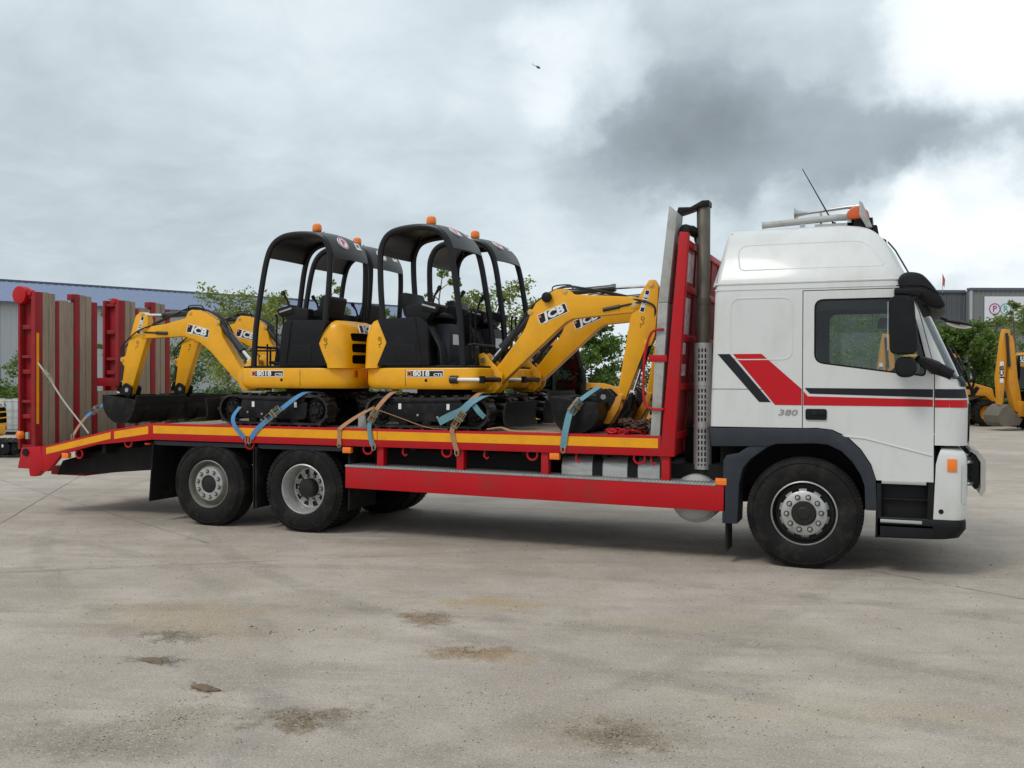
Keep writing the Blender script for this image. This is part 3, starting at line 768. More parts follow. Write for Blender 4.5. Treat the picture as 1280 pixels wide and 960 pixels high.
def lin(tab, z):
    if z <= tab[0][0]: return tab[0][1]
    for (a, va), (b_, vb) in zip(tab, tab[1:]):
        if z <= b_: return va + (vb - va) * (z - a) / (b_ - a)
    return tab[-1][1]
CF = [(.86, 1.43), (1.3, 1.44), (1.60, 1.445), (1.68, 1.435), (1.76, 1.415), (1.86, 1.38), (2.45, 1.12), (2.66, 1.02), (2.75, .955), (2.85, .88), (2.95, .835), (3.07, .78), (3.18, .71), (3.26, .64), (3.32, .56), (3.355, .44), (3.372, .25)]
CR = [(.86, -.90), (1.4, -.90), (2.75, -.857), (3.07, -.81), (3.31, -.775), (3.355, -.73), (3.372, -.55)]
CW = [(.86, 1.245), (2.1, 1.245), (2.72, 1.236), (2.80, 1.215), (2.9, 1.175), (3.07, 1.095), (3.2, 1.025), (3.28, .955), (3.33, .87), (3.355, .78), (3.372, .55)]
def cab_ring(z, d=0.0):
    f, r_, w_ = lin(CF, z) + d, lin(CR, z) - d, lin(CW, z) + d
    rf, rr = min(.17, w_ * .3), .05
    P = []
    for k in range(5):   # rear near corner
        a = PI + PI / 2 * k / 4; P.append((r_ + rr + rr * math.cos(a), -w_ + rr + rr * math.sin(a)))
    for k in range(9):   # front near corner
        a = -PI / 2 + PI / 2 * k / 8; P.append((f - rf + rf * math.cos(a), -w_ + rf + rf * math.sin(a)))
    ni = 5
    for k in range(1, ni + 1):
        t = k / (ni + 1); y = (-w_ + rf) + 2 * (w_ - rf) * t
        P.append((f + 0.055 * math.sin(PI * t), y))
    for k in range(9):
        a = PI / 2 * k / 8; P.append((f - rf + rf * math.cos(a), w_ - rf + rf * math.sin(a)))
    for k in range(5):
        a = PI / 2 + PI / 2 * k / 4; P.append((r_ + rr + rr * math.cos(a), w_ - rr + rr * math.sin(a)))
    return [(x, 1.25 + y, z) for x, y in P]
zs = [.86, 1.1, 1.3, 1.5, 1.6, 1.68, 1.76, 1.86, 2.1, 2.3, 2.45, 2.6, 2.75, 2.82, 2.9, 3.0, 3.07, 3.13, 3.2, 3.24, 3.28, 3.31, 3.33, 3.345, 3.355, 3.365, 3.372]
m = MB(); m.loft([cab_ring(z) for z in zs], cap=False)
top = [v for v in m.bm.verts if v.co.z > 3.3715]
bmesh.ops.contextual_create(m.bm, geom=[e for e in m.bm.edges if all(v in top for v in e.verts)])
cab = m.build('cab_body', [M_white, M_interior], truck)
sm = cab.modifiers.new('s', 'SOLIDIFY'); sm.thickness = 0.03; sm.offset = -1; sm.material_offset = 1; sm.material_offset_rim = 0
_dg = bpy.context.evaluated_depsgraph_get(); _me = bpy.data.meshes.new_from_object(cab.evaluated_get(_dg)); cab.modifiers.clear(); cab.data = _me

def cutter(*prisms):
    m = MB()
    for poly, a, b_, ax in prisms: m.prism(poly, a, b_, ax)
    return m.build('cutter', [M_white, M_interior], None, smooth=False)
arch = [(-1.5, .4), (-1.5, 1.355), (-.01, 1.36), (.12, 1.365), (.26, 1.35), (.40, 1.285), (.52, 1.17), (.61, 1.03), (.655, .885), (1.145, .885), (1.145, 1.225), (1.8, 1.225), (1.8, .4)]
boolean(cab, cutter((arch, -.5, 3.0, 'Y')))
win = round_poly([(.09, 2.595), (.89, 2.595), (.985, 2.42), (1.085, 1.99), (1.075, 1.855), (.82, 1.885), (.09, 1.985)], [.09, .05, .1, .1, .04, .1, .09], 5)
ws = [(1.41 - .115, 1.835), (1.9, 1.835), (1.9, 2.60), (1.065 - .10, 2.60)]
boolean(cab, cutter((win, -.5, 3.0, 'Y')))
boolean(cab, cutter((ws, -.5, 3.0, 'Y')))
door_poly = [(-.01, 1.2), (-.01, 2.675), (.93, 2.675), (1.015, 2.45), (1.145, 1.93), (1.145, .7), (.3, .7)]
def grow(poly, d):
    c = Vector((sum(p[0] for p in poly) / len(poly), sum(p[1] for p in poly) / len(poly)))
    out = []; n = len(poly)
    for i in range(n):
        a, b_, e = Vector(poly[i - 1]), Vector(poly[i]), Vector(poly[(i + 1) % n])
        n1 = Vector((-(b_ - a).y, (b_ - a).x)).normalized(); n2 = Vector((-(e - b_).y, (e - b_).x)).normalized()
        q = (n1 + n2); q = q / max(0.3, q.dot(n1))
        out.append(tuple(b_ + q * d))
    return out
door = cab.copy(); door.data = cab.data.copy(); door.name = 'cab_door'; C.objects.link(door); door.parent = truck
boolean(door, cutter((door_poly, -.5, .45, 'Y')), 'INTERSECT')
boolean(cab, cutter((grow(door_poly, 0.008), -.5, .45, 'Y')))
# a soft swage line across the lower door and the panel joints
resmooth(cab, 22); resmooth(door, 22)
cab.data.name = 'cab_body'; door.data.name = 'cab_door'

def glass_patch(name, poly, y, mtl, parent, th=.004):
    return MB().prism(poly, y, y + th).build(name, mtl, parent, smooth=False)
wi = grow(win, 0.004)
glass_patch('window_pane', wi, 0.030, M_glass, door)
glass_patch('window_pane', wi, 2.466, M_glass, cab)
MB().prism([(.05, 2.49), (.05, 2.63), (.92, 2.63), (.98, 2.49)], .036, .05).build('wind_deflector', M_black, door, smooth=False)
fr = MB()
ip = grow(win, -0.016); op = grow(win, 0.003)
n = len(win)
for i in range(n):
    k = (i + 1) % n
    fr.quad((op[i][0], .024, op[i][1]), (op[k][0], .024, op[k][1]), (ip[k][0], .024, ip[k][1]), (ip[i][0], .024, ip[i][1]))
    fr.quad((ip[i][0], .024, ip[i][1]), (ip[k][0], .024, ip[k][1]), (ip[k][0], .034, ip[k][1]), (ip[i][0], .034, ip[i][1]))
fr.build('window_seal', M_black, door, smooth=False)
m = MB(); rings = [[p for p in cab_ring(z, -0.012)][5:28] for z in (1.82, 1.95, 2.1, 2.25, 2.4, 2.5, 2.62)]
m.loft(rings, cap=False, closed=False); m.build('windscreen', M_screen, truck, angle=60)
m = MB(); m.loft([cab_ring(z, d)[9:24] for z, d in ((1.765, .004), (1.78, .013), (1.82, .013), (1.86, .006))], cap=False, closed=False)
m.build('scuttle_trim', M_trim, truck, angle=50)
m = MB(); m.loft([[(x, y, z) for x, y, z in cab_ring(z, d)[12:21]] for z, d in ((1.24, .002), (1.25, .01), (1.60, .01), (1.61, .002))], cap=False, closed=False)
m.build('grille', M_black, truck, angle=50)
# wipers
for y in (.35, 1.2):
    MB().tube([(1.46, y, 1.80), (1.40, y + .25, 2.0), (1.335, y + .45, 2.15)], .009, 6).tube([(1.42, y + .1, 1.88), (1.30, y + .75, 2.18)], .012, 6).build('wiper', M_black, truck)
MB().tube([(1.475, .16, 1.70), (1.44, .10, 1.80), (1.40, .05, 1.92)], .012, 6).tube([(1.475, .30, 1.70), (1.50, .22, 1.84), (1.46, .12, 1.93)], .011, 6).tube([(1.475, .2, 1.68), (1.52, .16, 1.76)], .02, 6).build('wiper_linkage', M_black, truck)

# interior
MB().box(-.80, 1.28, .06, 2.44, 1.33, 1.37).build('cab_floor', M_interior, truck)
MB().prism(round_poly([(.86, 1.37), (1.28, 1.37), (1.30, 1.80), (1.05, 1.93), (.90, 1.80)], .05), .06, 2.44).build('dashboard', M_interior, truck)
for y in (.65, 1.85):
    m = MB(); m.prism(round_poly([(-.02, 1.55), (.50, 1.60), (.50, 1.76), (.0, 1.72)], .05), y - .25, y + .25)
    m.prism(round_poly([(-.08, 1.68), (.06, 1.70), (-.06, 2.28), (-.2, 2.26)], .05), y - .24, y + .24)
    m.prism(round_poly([(-.20, 2.28), (-.09, 2.30), (-.13, 2.50), (-.22, 2.48)], .04), y - .14, y + .14)
    m.box(.05, .45, y - .18, y + .18, 1.37, 1.58)
    m.build('cab_seat', M_fabric, truck, bevel=.02)
m = MB(); sw = [Vector((.80, 1.85, 1.93)) + Matrix.Rotation(R(-40), 3, 'Y') @ Vector((.22 * math.cos(2 * PI * k / 20), .22 * math.sin(2 * PI * k / 20), 0)) for k in range(20)]
m.tube(sw, .016, 6, closed=True); m.tube([sw[0], (.80, 1.85, 1.93), sw[10]], .014, 6); m.tube([(.80, 1.85, 1.93), (.98, 1.85, 1.75)], .03, 8)
m.build('steering_wheel', M_black, truck)
MB().prism(round_poly([(.62, 2.40), (.92, 2.40), (.90, 2.52), (.64, 2.52)], .03), 2.0, 2.02).build('sun_blind', M_whitepl, truck)

# decals, embossed panels, seams, badge
def flat(poly, y0, y1, mtl, name, parent): return MB().prism(poly, y0, y1).build(name, mtl, parent, smooth=False)
def split(poly_cab, mtl, parent, name='stripe_decal', y=.0020): return flat(poly_cab, y, .0046, mtl, name, parent)
split([(-.825, 2.075), (-.705, 2.075), (-.31, 1.605), (-.42, 1.605)], M_decal_black, cab)
split([(-.675, 2.075), (-.40, 2.075), (-.022, 1.735), (-.022, 1.578), (-.27, 1.578)], M_decal_red, cab)
split([(-.006, 1.716), (.035, 1.665), (1.137, 1.645), (1.137, 1.578), (-.006, 1.578)], M_decal_red, door)
split([(.012, 1.735), (.055, 1.690), (1.137, 1.665), (1.137, 1.74), (.012, 1.745)], M_decal_black, door)
def wrap_band(z0, z1, mtl):
    m = MB(); m.loft([cab_ring(z, .003)[5:12] for z in (z0, z1)], cap=False, closed=False)
    m.build('stripe_decal', mtl, cab, angle=60)
wrap_band(1.573, 1.643, M_decal_red); wrap_band(1.66, 1.742, M_decal_black)
split([(1.1535, 1.573), (1.1535, 1.643), (1.274, 1.643), (1.274, 1.573)], M_decal_red, cab); split([(1.1535, 1.66), (1.1535, 1.742), (1.274, 1.742), (1.274, 1.66)], M_decal_black, cab)
lettering('380', .078, frame((-.155, .001, 1.505), (1, 0, 0), (0, 0, 1)), M_grey_text, cab, bold=.0, sx=1.55, shear=.2, depth=.004)
def bead(pts2, yf, name='pressed_edge', r=.009, mt=M_white, parent=cab):
    MB().tube([(x, yf(z) if callable(yf) else yf, z) for x, z in pts2], r, 6, closed=True).build(name, mt, parent)
side = lambda z: 1.25 - lin(CW, z) + .004
bead(round_poly([(-.70, 2.02), (-.70, 2.62), (-.11, 2.62), (-.11, 2.02)], .1, 6), side)
bead(round_poly([(-.62, 2.90), (-.66, 3.16), (.55, 3.16), (.72, 2.90)], [.05, .12, .14, .05], 6), lambda z: side(z) + .002)
m = MB()
m.box(-.897, -.02, .0030, .0046, 1.727, 1.732)
m.build('panel_seam', M_trim, cab, smooth=False)
MB().tube([(-.855, side(2.765) - .004, 2.765), (.95, side(2.765) - .004, 2.765)], .012, 6).tube([(-.858, side(2.70) + .0, 2.705), (.9, side(2.70) + .0, 2.705)], .005, 6).build('drip_rail', M_white, cab)
MB().tube([(-.865, .03, 2.74), (-.79, .19, 3.07), (-.735, .34, 3.30)], .014, 6).build('corner_seal', M_greyboard, cab)
MB().tube([(.25, .004, 1.30), (.55, .004, 1.275), (1.13, .004, 1.13)], .009, 6).build('swage_line', M_white, door)
hd = MB().prism(round_poly([(.015, 1.44), (.015, 1.545), (.21, 1.545), (.21, 1.44)], .02), -.012, .0046).build('door_handle', M_black, door, bevel=.006)
MB().prism(round_poly([(.075, 1.485), (.075, 1.525), (.20, 1.525), (.20, 1.485)], .012), -.02, -.013).build('grab_flap', M_blackpaint, door, bevel=.003)

# visor, mirrors, roof fittings
vis = catmull([(0.835, 2.71), (0.845, 2.785), (.91, 2.825), (1.02, 2.81), (1.09, 2.75), (1.17, 2.64), (1.225, 2.55), (1.235, 2.50), (1.18, 2.475), (1.08, 2.51), (.98, 2.60), (.89, 2.64)], 3, True)
m = MB(); rings = []
for y, s in ((-.03, .84), (-.022, .93), (.0, .985), (.05, 1.0), (.7, 1.06), (1.25, 1.1), (1.8, 1.06), (2.45, 1.0), (2.5, .985), (2.522, .93), (2.53, .84)):
    rings.append([(1.02 + (p.x - 1.02) * s + max(0, s - 1) * .35, y, 2.64 + (p.y - 2.64) * min(s, 1)) for p in vis])
m.loft(rings); m.build('sun_visor', M_black, truck, angle=50)
MB().tube([(.82, -.027, 2.70), (1.05, -.036, 2.69), (1.22, -.03, 2.60)], .005, 5).build('visor_joint', M_blackpaint, truck)
M_redamber = mat('orange_red_lens', (0.62, 0.09, 0.008), 0.25, var=0.1, coat=0.4)
def rbox(m, x0, x1, y0, y1, z0, z1, r=.05): m.prism(round_poly([(x0, z0), (x0, z1), (x1, z1), (x1, z0)], r, 5), y0, y1)
m = MB(); m.prism(round_poly([(.765, 2.06), (.755, 2.54), (.80, 2.585), (.965, 2.575), (1.005, 2.06)], [.06, .05, .04, .06, .07], 5), -.34, -.14)
mir = m.build('door_mirror', M_black, truck, bevel=.035, seg=3)
MB().box(.748, .752, -.32, -.16, 2.09, 2.53).build('mirror_glass', M_chrome, mir)
m = MB(); m.prism(round_poly([(.815, 1.84), (.80, 2.03), (.985, 2.04), (1.005, 1.855)], .09, 6), -.32, -.14)
mir = m.build('wide_angle_mirror', M_black, truck, bevel=.04, seg=3)
m = MB(); m.prism(round_poly([(.80, 2.645), (.80, 2.60), (1.02, 2.59), (1.03, 2.635)], .02), -.33, -.20)
m.tube([(.98, -.25, 2.61), (1.02, .05, 2.62)], .03, 8); m.build('mirror_bracket', M_black, truck, bevel=.006)
m = MB(); m.tube([(1.0, -.24, 2.02), (1.08, -.12, 1.98), (1.17, .03, 1.93), (1.30, .03, 1.865)], [.03, .05, .07, .05], 8, flat=(1, .8))
m.build('mirror_arm', M_black, truck, bevel=.006)
MB().prism(round_poly([(.80, 2.675), (.80, 2.60), (.93, 2.58), (.98, 2.60), (.93, 2.675)], .02), -.01, .05).build('mirror_base', M_black, truck, bevel=.008)
MB().tube([(1.06, -.004, 1.985), (1.09, -.006, 1.975)], .016, 8).build('side_repeater', M_amber, truck)
# far kerb mirror reaching out over the far front corner
m = MB(); m.tube([(1.15, 2.35, 2.52), (1.26, 2.40, 2.55), (1.38, 2.44, 2.50)], .018, 8)
m.build('kerb_mirror_arm', M_black, truck)
m = MB(); bmesh.ops.create_uvsphere(m.bm, u_segments=20, v_segments=10, radius=1)
for v in m.bm.verts: v.co = Vector((1.49 + v.co.x * .15, 2.46 + v.co.y * .13, 2.47 + v.co.z * (.035 if v.co.z > 0 else .055) - .03 * v.co.x))
for f_ in m.bm.faces: f_.material_index = 1 if sum(v.co.z for v in f_.verts) / len(f_.verts) < 2.455 - .2 * (f_.calc_center_median().x - 1.49) else 0
m.build('kerb_mirror', [M_black, M_chrome], truck)

m = MB(); m.tube([(-.47, .62, 3.42), (.28, .62, 3.46), (.44, .62, 3.455)], .034, 12); m.tube([(-.475, .62, 3.42), (-.46, .62, 3.421)], .038, 12)
m.build('roof_bar', M_greyboard, truck)
MB().box(-.1, -.05, .60, .64, 3.34, 3.42).box(.36, .42, .60, .64, 3.33, 3.44).box(.05, .4, .6, .75, 3.36, 3.40).build('roof_bar_bracket', M_galv, truck)
m = MB(); m.tube([(-.16, .72, 3.535), (-.15, .72, 3.535), (-.12, .72, 3.538), (-.02, .72, 3.54), (.35, .72, 3.575), (.48, .72, 3.58)], [.075, .06, .032, .016, .018, .026], 12); m.tube([(.1, .72, 3.40), (.1, .72, 3.55)], .012, 6)
m.build('air_horn', M_steel, truck)
m = MB(); m.loft([[(x, y, z) for x, z in ((.35, 3.49), (.41, 3.55), (.49, 3.555), (.56, 3.50), (.575, 3.43), (.38, 3.43))] for y in (.55, 2.0)])
lb = m.build('beacon_bar', M_redamber, truck, bevel=.02)
m = MB(); m.prism([(.475, 3.46), (.475, 3.60), (.505, 3.58), (.60, 3.33), (.545, 3.33)], .50, .548); m.build('beacon_end', M_greyboard, lb, bevel=.008)
m = MB(); m.box(.40, .60, .6, 1.9, 3.33, 3.44); m.build('beacon_foot', M_blackpaint, lb)
MB().tube([(.23, .66, 3.40), (-.08, .66, 3.985)], [.008, .004], 6).tube([(.23, .66, 3.36), (.23, .66, 3.42)], .02, 8).build('aerial', M_blackpaint, truck)
MB().prism(round_poly([(.54, 3.25), (.56, 3.36), (.64, 3.37), (.67, 3.20)], .02), .62, .75).build('roof_lamp', M_black, truck, bevel=.01)
MB().prism(round_poly([(.66, 3.20), (.675, 3.28), (.725, 3.26), (.735, 3.17)], .012), .95, 1.05).build('roof_lamp', M_black, truck, bevel=.01)
MB().tube([(.745, .32, 3.15), (.81, .26, 3.06), (.93, .12, 2.82)], .008, 6).build('visor_stay', M_blackpaint, truck)

# lower cab: arch trim, mudguard, steps, bumper
arch_o = [(-.90, 1.345), (-.01, 1.352), (.12, 1.357), (.255, 1.343), (.395, 1.278), (.515, 1.163), (.605, 1.023), (.65, .885)]
arch_i = [(.55, .83), (.515, .93), (.44, 1.05), (.34, 1.15), (.22, 1.205), (.1, 1.215), (-.25, 1.20), (-.33, 1.175), (-.88, 1.16)]
MB().prism(arch_o + [(.66, .60), (.56, .60)] + arch_i, -.012, .34).build('arch_trim', M_trim, truck, bevel=.012)
gd = [(-.775, .40), (-.765, 1.02), (-.735, 1.075), (-.62, 1.10), (-.42, 1.235), (-.30, 1.235), (-.27, 1.195), (-.34, 1.165), (-.50, 1.045), (-.575, .95), (-.61, .80), (-.625, .40)]
MB().prism(gd, .0, .36).build('mudguard', M_trim, truck, bevel=.012)
MB().box(-.745, -.725, .02, .34, .12, .42).build('mud_flap', M_rubber, truck)
MB().prism([(-.6, .9), (-.45, 1.08), (-.2, 1.19), (.2, 1.19), (.45, 1.03), (.55, .85), (.60, 1.3), (-.85, 1.3), (-.85, .9)], .36, .5).box(-.85, .62, .5, 2.0, .75, 1.3).build('wheel_well', M_chassis, truck, smooth=False)
m = MB(); m.box(.655, 1.13, .10, .60, .36, .885); m.box(.655, .70, .0, .12, .36, .86); m.box(.655, 1.15, .0, .12, .36, .49); m.prism([(1.09, .50), (1.15, .50), (1.16, 1.18), (1.115, 1.22), (1.10, .9)], .006, .12)
m.box(.655, 1.12, .05, .12, .70, .72)
m.build('step_well', M_black, truck, bevel=.012)
MB().box(.70, 1.085, -.004, .10, .855, .885).build('step_strip', M_alu, truck, bevel=.005)
MB().box(.69, 1.05, -.012, .10, .495, .525).build('step_strip', M_alu, truck, bevel=.005)
def plan_ring(x0, x1, w_, rf, z):
    P = [(x0, -w_), (x0, w_)][:1]
    for k in range(9):
        a = -PI / 2 + PI / 2 * k / 8; P.append((x1 - rf + rf * math.cos(a), -w_ + rf + rf * math.sin(a)))
    for k in range(9):
        a = PI / 2 * k / 8; P.append((x1 - rf + rf * math.cos(a), w_ - rf + rf * math.sin(a)))
    P.append((x0, w_))
    return [(x, 1.25 + y, z) for x, y in P]
m = MB(); m.loft([plan_ring(a, b_, w_, .11, z) for a, b_, w_, z in ((1.145, 1.41, 1.243, .545), (1.147, 1.425, 1.25, .60), (1.165, 1.43, 1.25, 1.05), (1.185, 1.425, 1.245, 1.13), (1.20, 1.405, 1.235, 1.17), (1.21, 1.37, 1.21, 1.195))])
bmp = m.build('bumper', M_white, truck, angle=50)
m = MB(); m.loft([plan_ring(.66, b_, w_, rf, z) for b_, w_, rf, z in ((1.30, 1.20, .16, .355), (1.37, 1.235, .14, .375), (1.425, 1.25, .12, .46), (1.425, 1.25, .12, .53), (1.40, 1.24, .12, .545))])
m.build('valance', M_black, truck, angle=50)
MB().box(1.26, 1.34, -.012, .004, .99, 1.105).build('side_indicator', M_amber, bmp, bevel=.004)
MB().cyl((1.21, -.004, .62), (1.21, .01, .62), .022, 16).build('towing_eye_cover', M_black, bmp)
for far in (False, True):
    m = MB(); m.loft([[(x, 2.5 - y if far else y, z) for x, y, z in plan_ring(1.385, 1.434, 1.254, .113, z)[4:10]] for z in (.70, .80, .95, 1.05)], cap=False, closed=False)
    hl = m.build('headlight', M_clear, bmp, angle=60)
    MB().box(1.38, 1.40, 2.2 if far else .05, 2.45 if far else .3, .7, 1.05).build('headlight_bowl', M_chrome, bmp)
# front bar with spot lamps
m = MB()
for z in (.86, 1.06): m.tube([(1.43, .25, z), (1.48, .3, z), (1.48, 2.2, z), (1.43, 2.25, z)], .022, 8)
lbar = m.build('lamp_bar', M_chrome, truck)
for y in (.42, .78, 1.72, 2.08):
    m = MB(); m.prism(round_poly([(1.47, .86), (1.47, 1.06), (1.51, 1.13), (1.545, 1.10), (1.545, .82), (1.51, .80)], .02), y - .11, y + .11); sp = m.build('spot_lamp', M_black, truck, bevel=.01)
    MB().prism(round_poly([(1.47, 1.19), (1.53, 1.17), (1.60, 1.08), (1.60, .80), (1.565, .74), (1.545, .77), (1.557, .82), (1.557, 1.06), (1.515, 1.13), (1.47, 1.16)], .004), y - .135, y + .135).build('lamp_rim', M_barplate, sp)

# ---- wheels (built round the origin, outer face towards -y)
def wheel(kind, x, y, flip=False):
    w_ = MB()
    if kind == 'front':
        w_.lathe([(.302, .030), (.300, .012), (.290, .004), (.285, .012)], (0, 0, 0), 48, closed=False)
        rim = w_.build('wheel', M_rim, truck, angle=40)
        MB().lathe([(.285, .012), (.278, .06), (.262, .10), (.20, .10)], (0, 0, 0), 48, closed=False).build('rim_well', M_hub, rim)
        d = MB(); seg = 60; rows = [(.255, .085), (.245, .07), (.228, .045), (.207, .020), (.197, .012), (.115, .010), (.108, .018)]
        V = [[d.bm.verts.new((r_ * math.cos(2 * PI * k / seg), t, r_ * math.sin(2 * PI * k / seg))) for k in range(seg)] for r_, t in rows]
        for i in range(len(rows) - 1):
            for k in range(seg):
                if i == 0 or i == 1 or (i == 2 and k % 6 in (0, 1, 2)): continue
                d.bm.faces.new((V[i][k], V[i + 1][k], V[i + 1][(k + 1) % seg], V[i][(k + 1) % seg]))
        d.build('wheel_disc', M_rim, rim, angle=40)
        br, bt, hub = .155, .010, [(.108, .03), (.108, -.002), (.10, -.012), (.06, -.014), (.05, -.022), (0, -.024)]
    elif kind == 'tag':
        w_.lathe([(.300, .03), (.298, .010), (.288, .004), (.280, .012), (.270, .06), (.255, .085), (.235, .075), (.215, .035), (.20, .022), (.115, .018), (.108, .03)], (0, 0, 0), 48, closed=False)
        rim = w_.build('wheel', M_rim_dark, truck, angle=40)
        MB().lathe([(.205, .024), (.20, .017), (.115, .013), (.11, .018)], (0, 0, 0), 48, closed=False).build('wheel_disc', M_rim, rim, angle=40)
        br, bt, hub = .16, .014, [(.108, .05), (.108, .025), (.085, .02), (.05, .014), (0, .012)]
    else:
        w_.lathe([(.300, .03), (.298, .010), (.286, .004), (.278, .012), (.272, .07), (.258, .085), (.252, .16), (.240, .19)], (0, 0, 0), 48, closed=False)
        rim = w_.build('wheel', M_rim, truck, angle=40)
        d = MB(); seg = 60; rows = [(.240, .19), (.226, .195), (.172, .185), (.16, .18), (.10, .178)]
        V = [[d.bm.verts.new((r_ * math.cos(2 * PI * k / seg), t, r_ * math.sin(2 * PI * k / seg))) for k in range(seg)] for r_, t in rows]
        for i in range(len(rows) - 1):
            for k in range(seg):
                if i == 1 and k % 6 in (0, 1, 2): continue
                d.bm.faces.new((V[i][k], V[i + 1][k], V[i + 1][(k + 1) % seg], V[i][(k + 1) % seg]))
        d.build('wheel_disc', M_rim, rim, angle=40)
        br, bt, hub = .15, .178, [(.115, .18), (.112, .09), (.098, .07), (.05, .062), (0, .06)]
    MB().lathe([(.29, .20), (0, .20)], (0, 0, 0), 32, closed=False).build('brake_drum', M_hub, rim)
    MB().lathe(hub, (0, 0, 0), 28, closed=False).build('hub', M_hub, rim, angle=30)
    nb = MB()
    for k in range(10):
        a = 2 * PI * (k + .25) / 10; cx, cz = br * math.cos(a), br * math.sin(a)
        nb.mi = 1; nb.lathe([(.026, bt - .001), (.026, bt - .004), (.018, bt - .004)], (cx, 0, cz), 12, closed=False); nb.mi = 0
        nb.tube([(cx, bt, cz), (cx, bt - .022, cz), (cx, bt - .034, cz)], [.019, .018, .010], 8)
    nb.build('wheel_nuts', [M_rim, M_hub], rim)['kind'] = 'stuff'
    def tyre(off):
        t = MB(); hw = .30
        half = [(.294, .035), (.298, .018), (.315, .004), (.345, -.006), (.395, -.012), (.44, -.008), (.475, .004), (.498, .018), (.508, .030)]
        crown = [(.5215, .040), (.523, .060)]
        for gy in ((.085, .105, .145, .165) if kind != 'drive' else (.12, .18)):
            crown += [(.524, gy - .008), (.513, gy - .006), (.513, gy + .006), (.524, gy + .008)] if gy <= .15 or kind == 'drive' or True else []
        crown.sort(key=lambda q: q[1])
        half2 = [(r_, hw - .07 - t_ + .07) for r_, t_ in half]
        prof = half + crown + [(.524, .235), (.5215, .262)] + [(r_, hw - t_) for r_, t_ in half[::-1]]
        prof = [(r_, t_ + off) for r_, t_ in prof]
        t.lathe(prof, (0, 0, 0), 72, closed=False)
        # bead-line ridge on the sidewall
        t.lathe([(.462, -.002 + off), (.468, -.008 + off), (.474, .001 + off)], (0, 0, 0), 72, closed=False)
        if kind == 'drive':
            for k in range(64):
                a = 2 * PI * k / 64
                for q, y0 in enumerate((.035, .125, .19)):
                    A = Matrix.Rotation(-(a + (q % 2) * .05), 4, 'Y')
                    t.box(.516, .531, y0 + off, y0 + .065 + off, -.015, .015, A)
        elif kind == 'front' or kind == 'tag':
            for k in range(90):
                A = Matrix.Rotation(-2 * PI * k / 90, 4, 'Y')
                t.box(.500, .5225, .026 + off, .046 + off, -.011, .011, A)
        tt = t.build('tyre', M_rubber, rim, angle=38)
        # contact patch: the carcass sits flat on the ground
        for v in tt.data.vertices:
            if v.co.z < -.512: v.co.z = -.512 - (v.co.z + .512) * .05
    tyre(0)
    if kind == 'drive': tyre(.345)
    rim.location = (x, y, .5125)
    if flip: rim.rotation_euler = (0, 0, PI)
    return rim
XT, XD = -7.056, -5.686
for kind, x in (('front', 0.0), ('tag', XT), ('drive', XD)):
    a = wheel(kind, x, .035)
    if kind == 'front': a.scale = (1.04, 1.0, 1.04); a.location.z = .533
    a.rotation_euler = (0, R({'front': 6, 'tag': 20, 'drive': 11}[kind]), 0)
    b_ = copy_tree(a, truck); b_.location = (x, 2.465, a.location.z); b_.rotation_euler = (0, 0, PI)
    if kind != 'front' or True:
        MB().cyl((x, .35, .5125), (x, 2.15, .5125), .075, 12).box(x - .12, x + .12, .95, 1.55, .36, .66).build('axle', M_chassis, truck)

# ---- chassis
m = MB()
for y in (.78, 1.64): m.box(-9.55, 1.1, y, y + .08, .70, .96)
for x in (-9.3, -8.4, -7.6, -6.37, -4.7, -3.6, -2.6, -1.4, -.5): m.box(x - .05, x + .05, .86, 1.64, .74, .92)
m.build('chassis_rail', M_chassis, truck, smooth=False)
m = MB()
x = -9.2
while x < -1.4:
    zt = 1.20 if x > -7.9 else 1.20 - (-7.9 - x) * .19
    m.box(x - .03, x + .03, .08, 2.42, zt - .20, zt); x += .45
m.box(-7.85, -1.45, .55, 1.95, .90, 1.03)
m.build('deck_bearer', M_chassis, truck, smooth=False)
MB().prism([(-9.75, .50), (-8.9, .56), (-8.0, .64), (-8.0, 1.02), (-9.0, .86), (-9.65, .70)], .25, 2.25).build('tail_undertray', M_chassis, truck, bevel=.02)
MB().box(-4.9, -2.75, .35, .8, .72, 1.0).build('underdeck_box', M_chassis, truck, bevel=.015)  # dark filler standing for the subframe between the guard posts
m = MB(); m.box(-9.9, -9.3, .3, 2.2, .50, .62); m.tube([(-9.4, .35, .66), (-9.25, .30, .62), (-9.1, .35, .70)], .03, 8); m.build('tail_beam', M_red2, truck, bevel=.01)

# fuel tank with straps, air tank, mudguards
m = MB(); m.prism(round_poly([(.14, .56), (.14, 1.02), (.72, 1.02), (.72, .56)], .16, 8), -2.50, -1.43, 'X'); ft = m.build('fuel_tank', M_alu, truck, bevel=.012)
for x in (-2.10, -1.72):
    MB().prism(round_poly([(.128, .55), (.128, 1.03), (.73, 1.03), (.73, .55)], .165, 8), x - .055, x + .055, 'X').build('tank_strap', M_black, ft, bevel=.004)
MB().lathe([(0, .13), (.12, .135), (.20, .155), (.245, .20), (.25, .24), (.25, .75), (0, .8)], (-1.08, 0, .605), 36).build('air_tank', M_greyboard, truck, angle=30)
MB().box(-1.40, -.72, .28, .9, .62, .95).build('valve_box', M_chassis, truck)
m = MB()
for x0, x1 in ((-7.90, -6.42), (-6.32, -5.06)): m.prism([(x0, .985), (x0, 1.028), (x1, 1.028), (x1, .985), (x1 - .06, 1.005 - .03), (x0 + .06, 1.005 - .03)], .04, .66)
m.build('mudguard', M_trim, truck, bevel=.006)
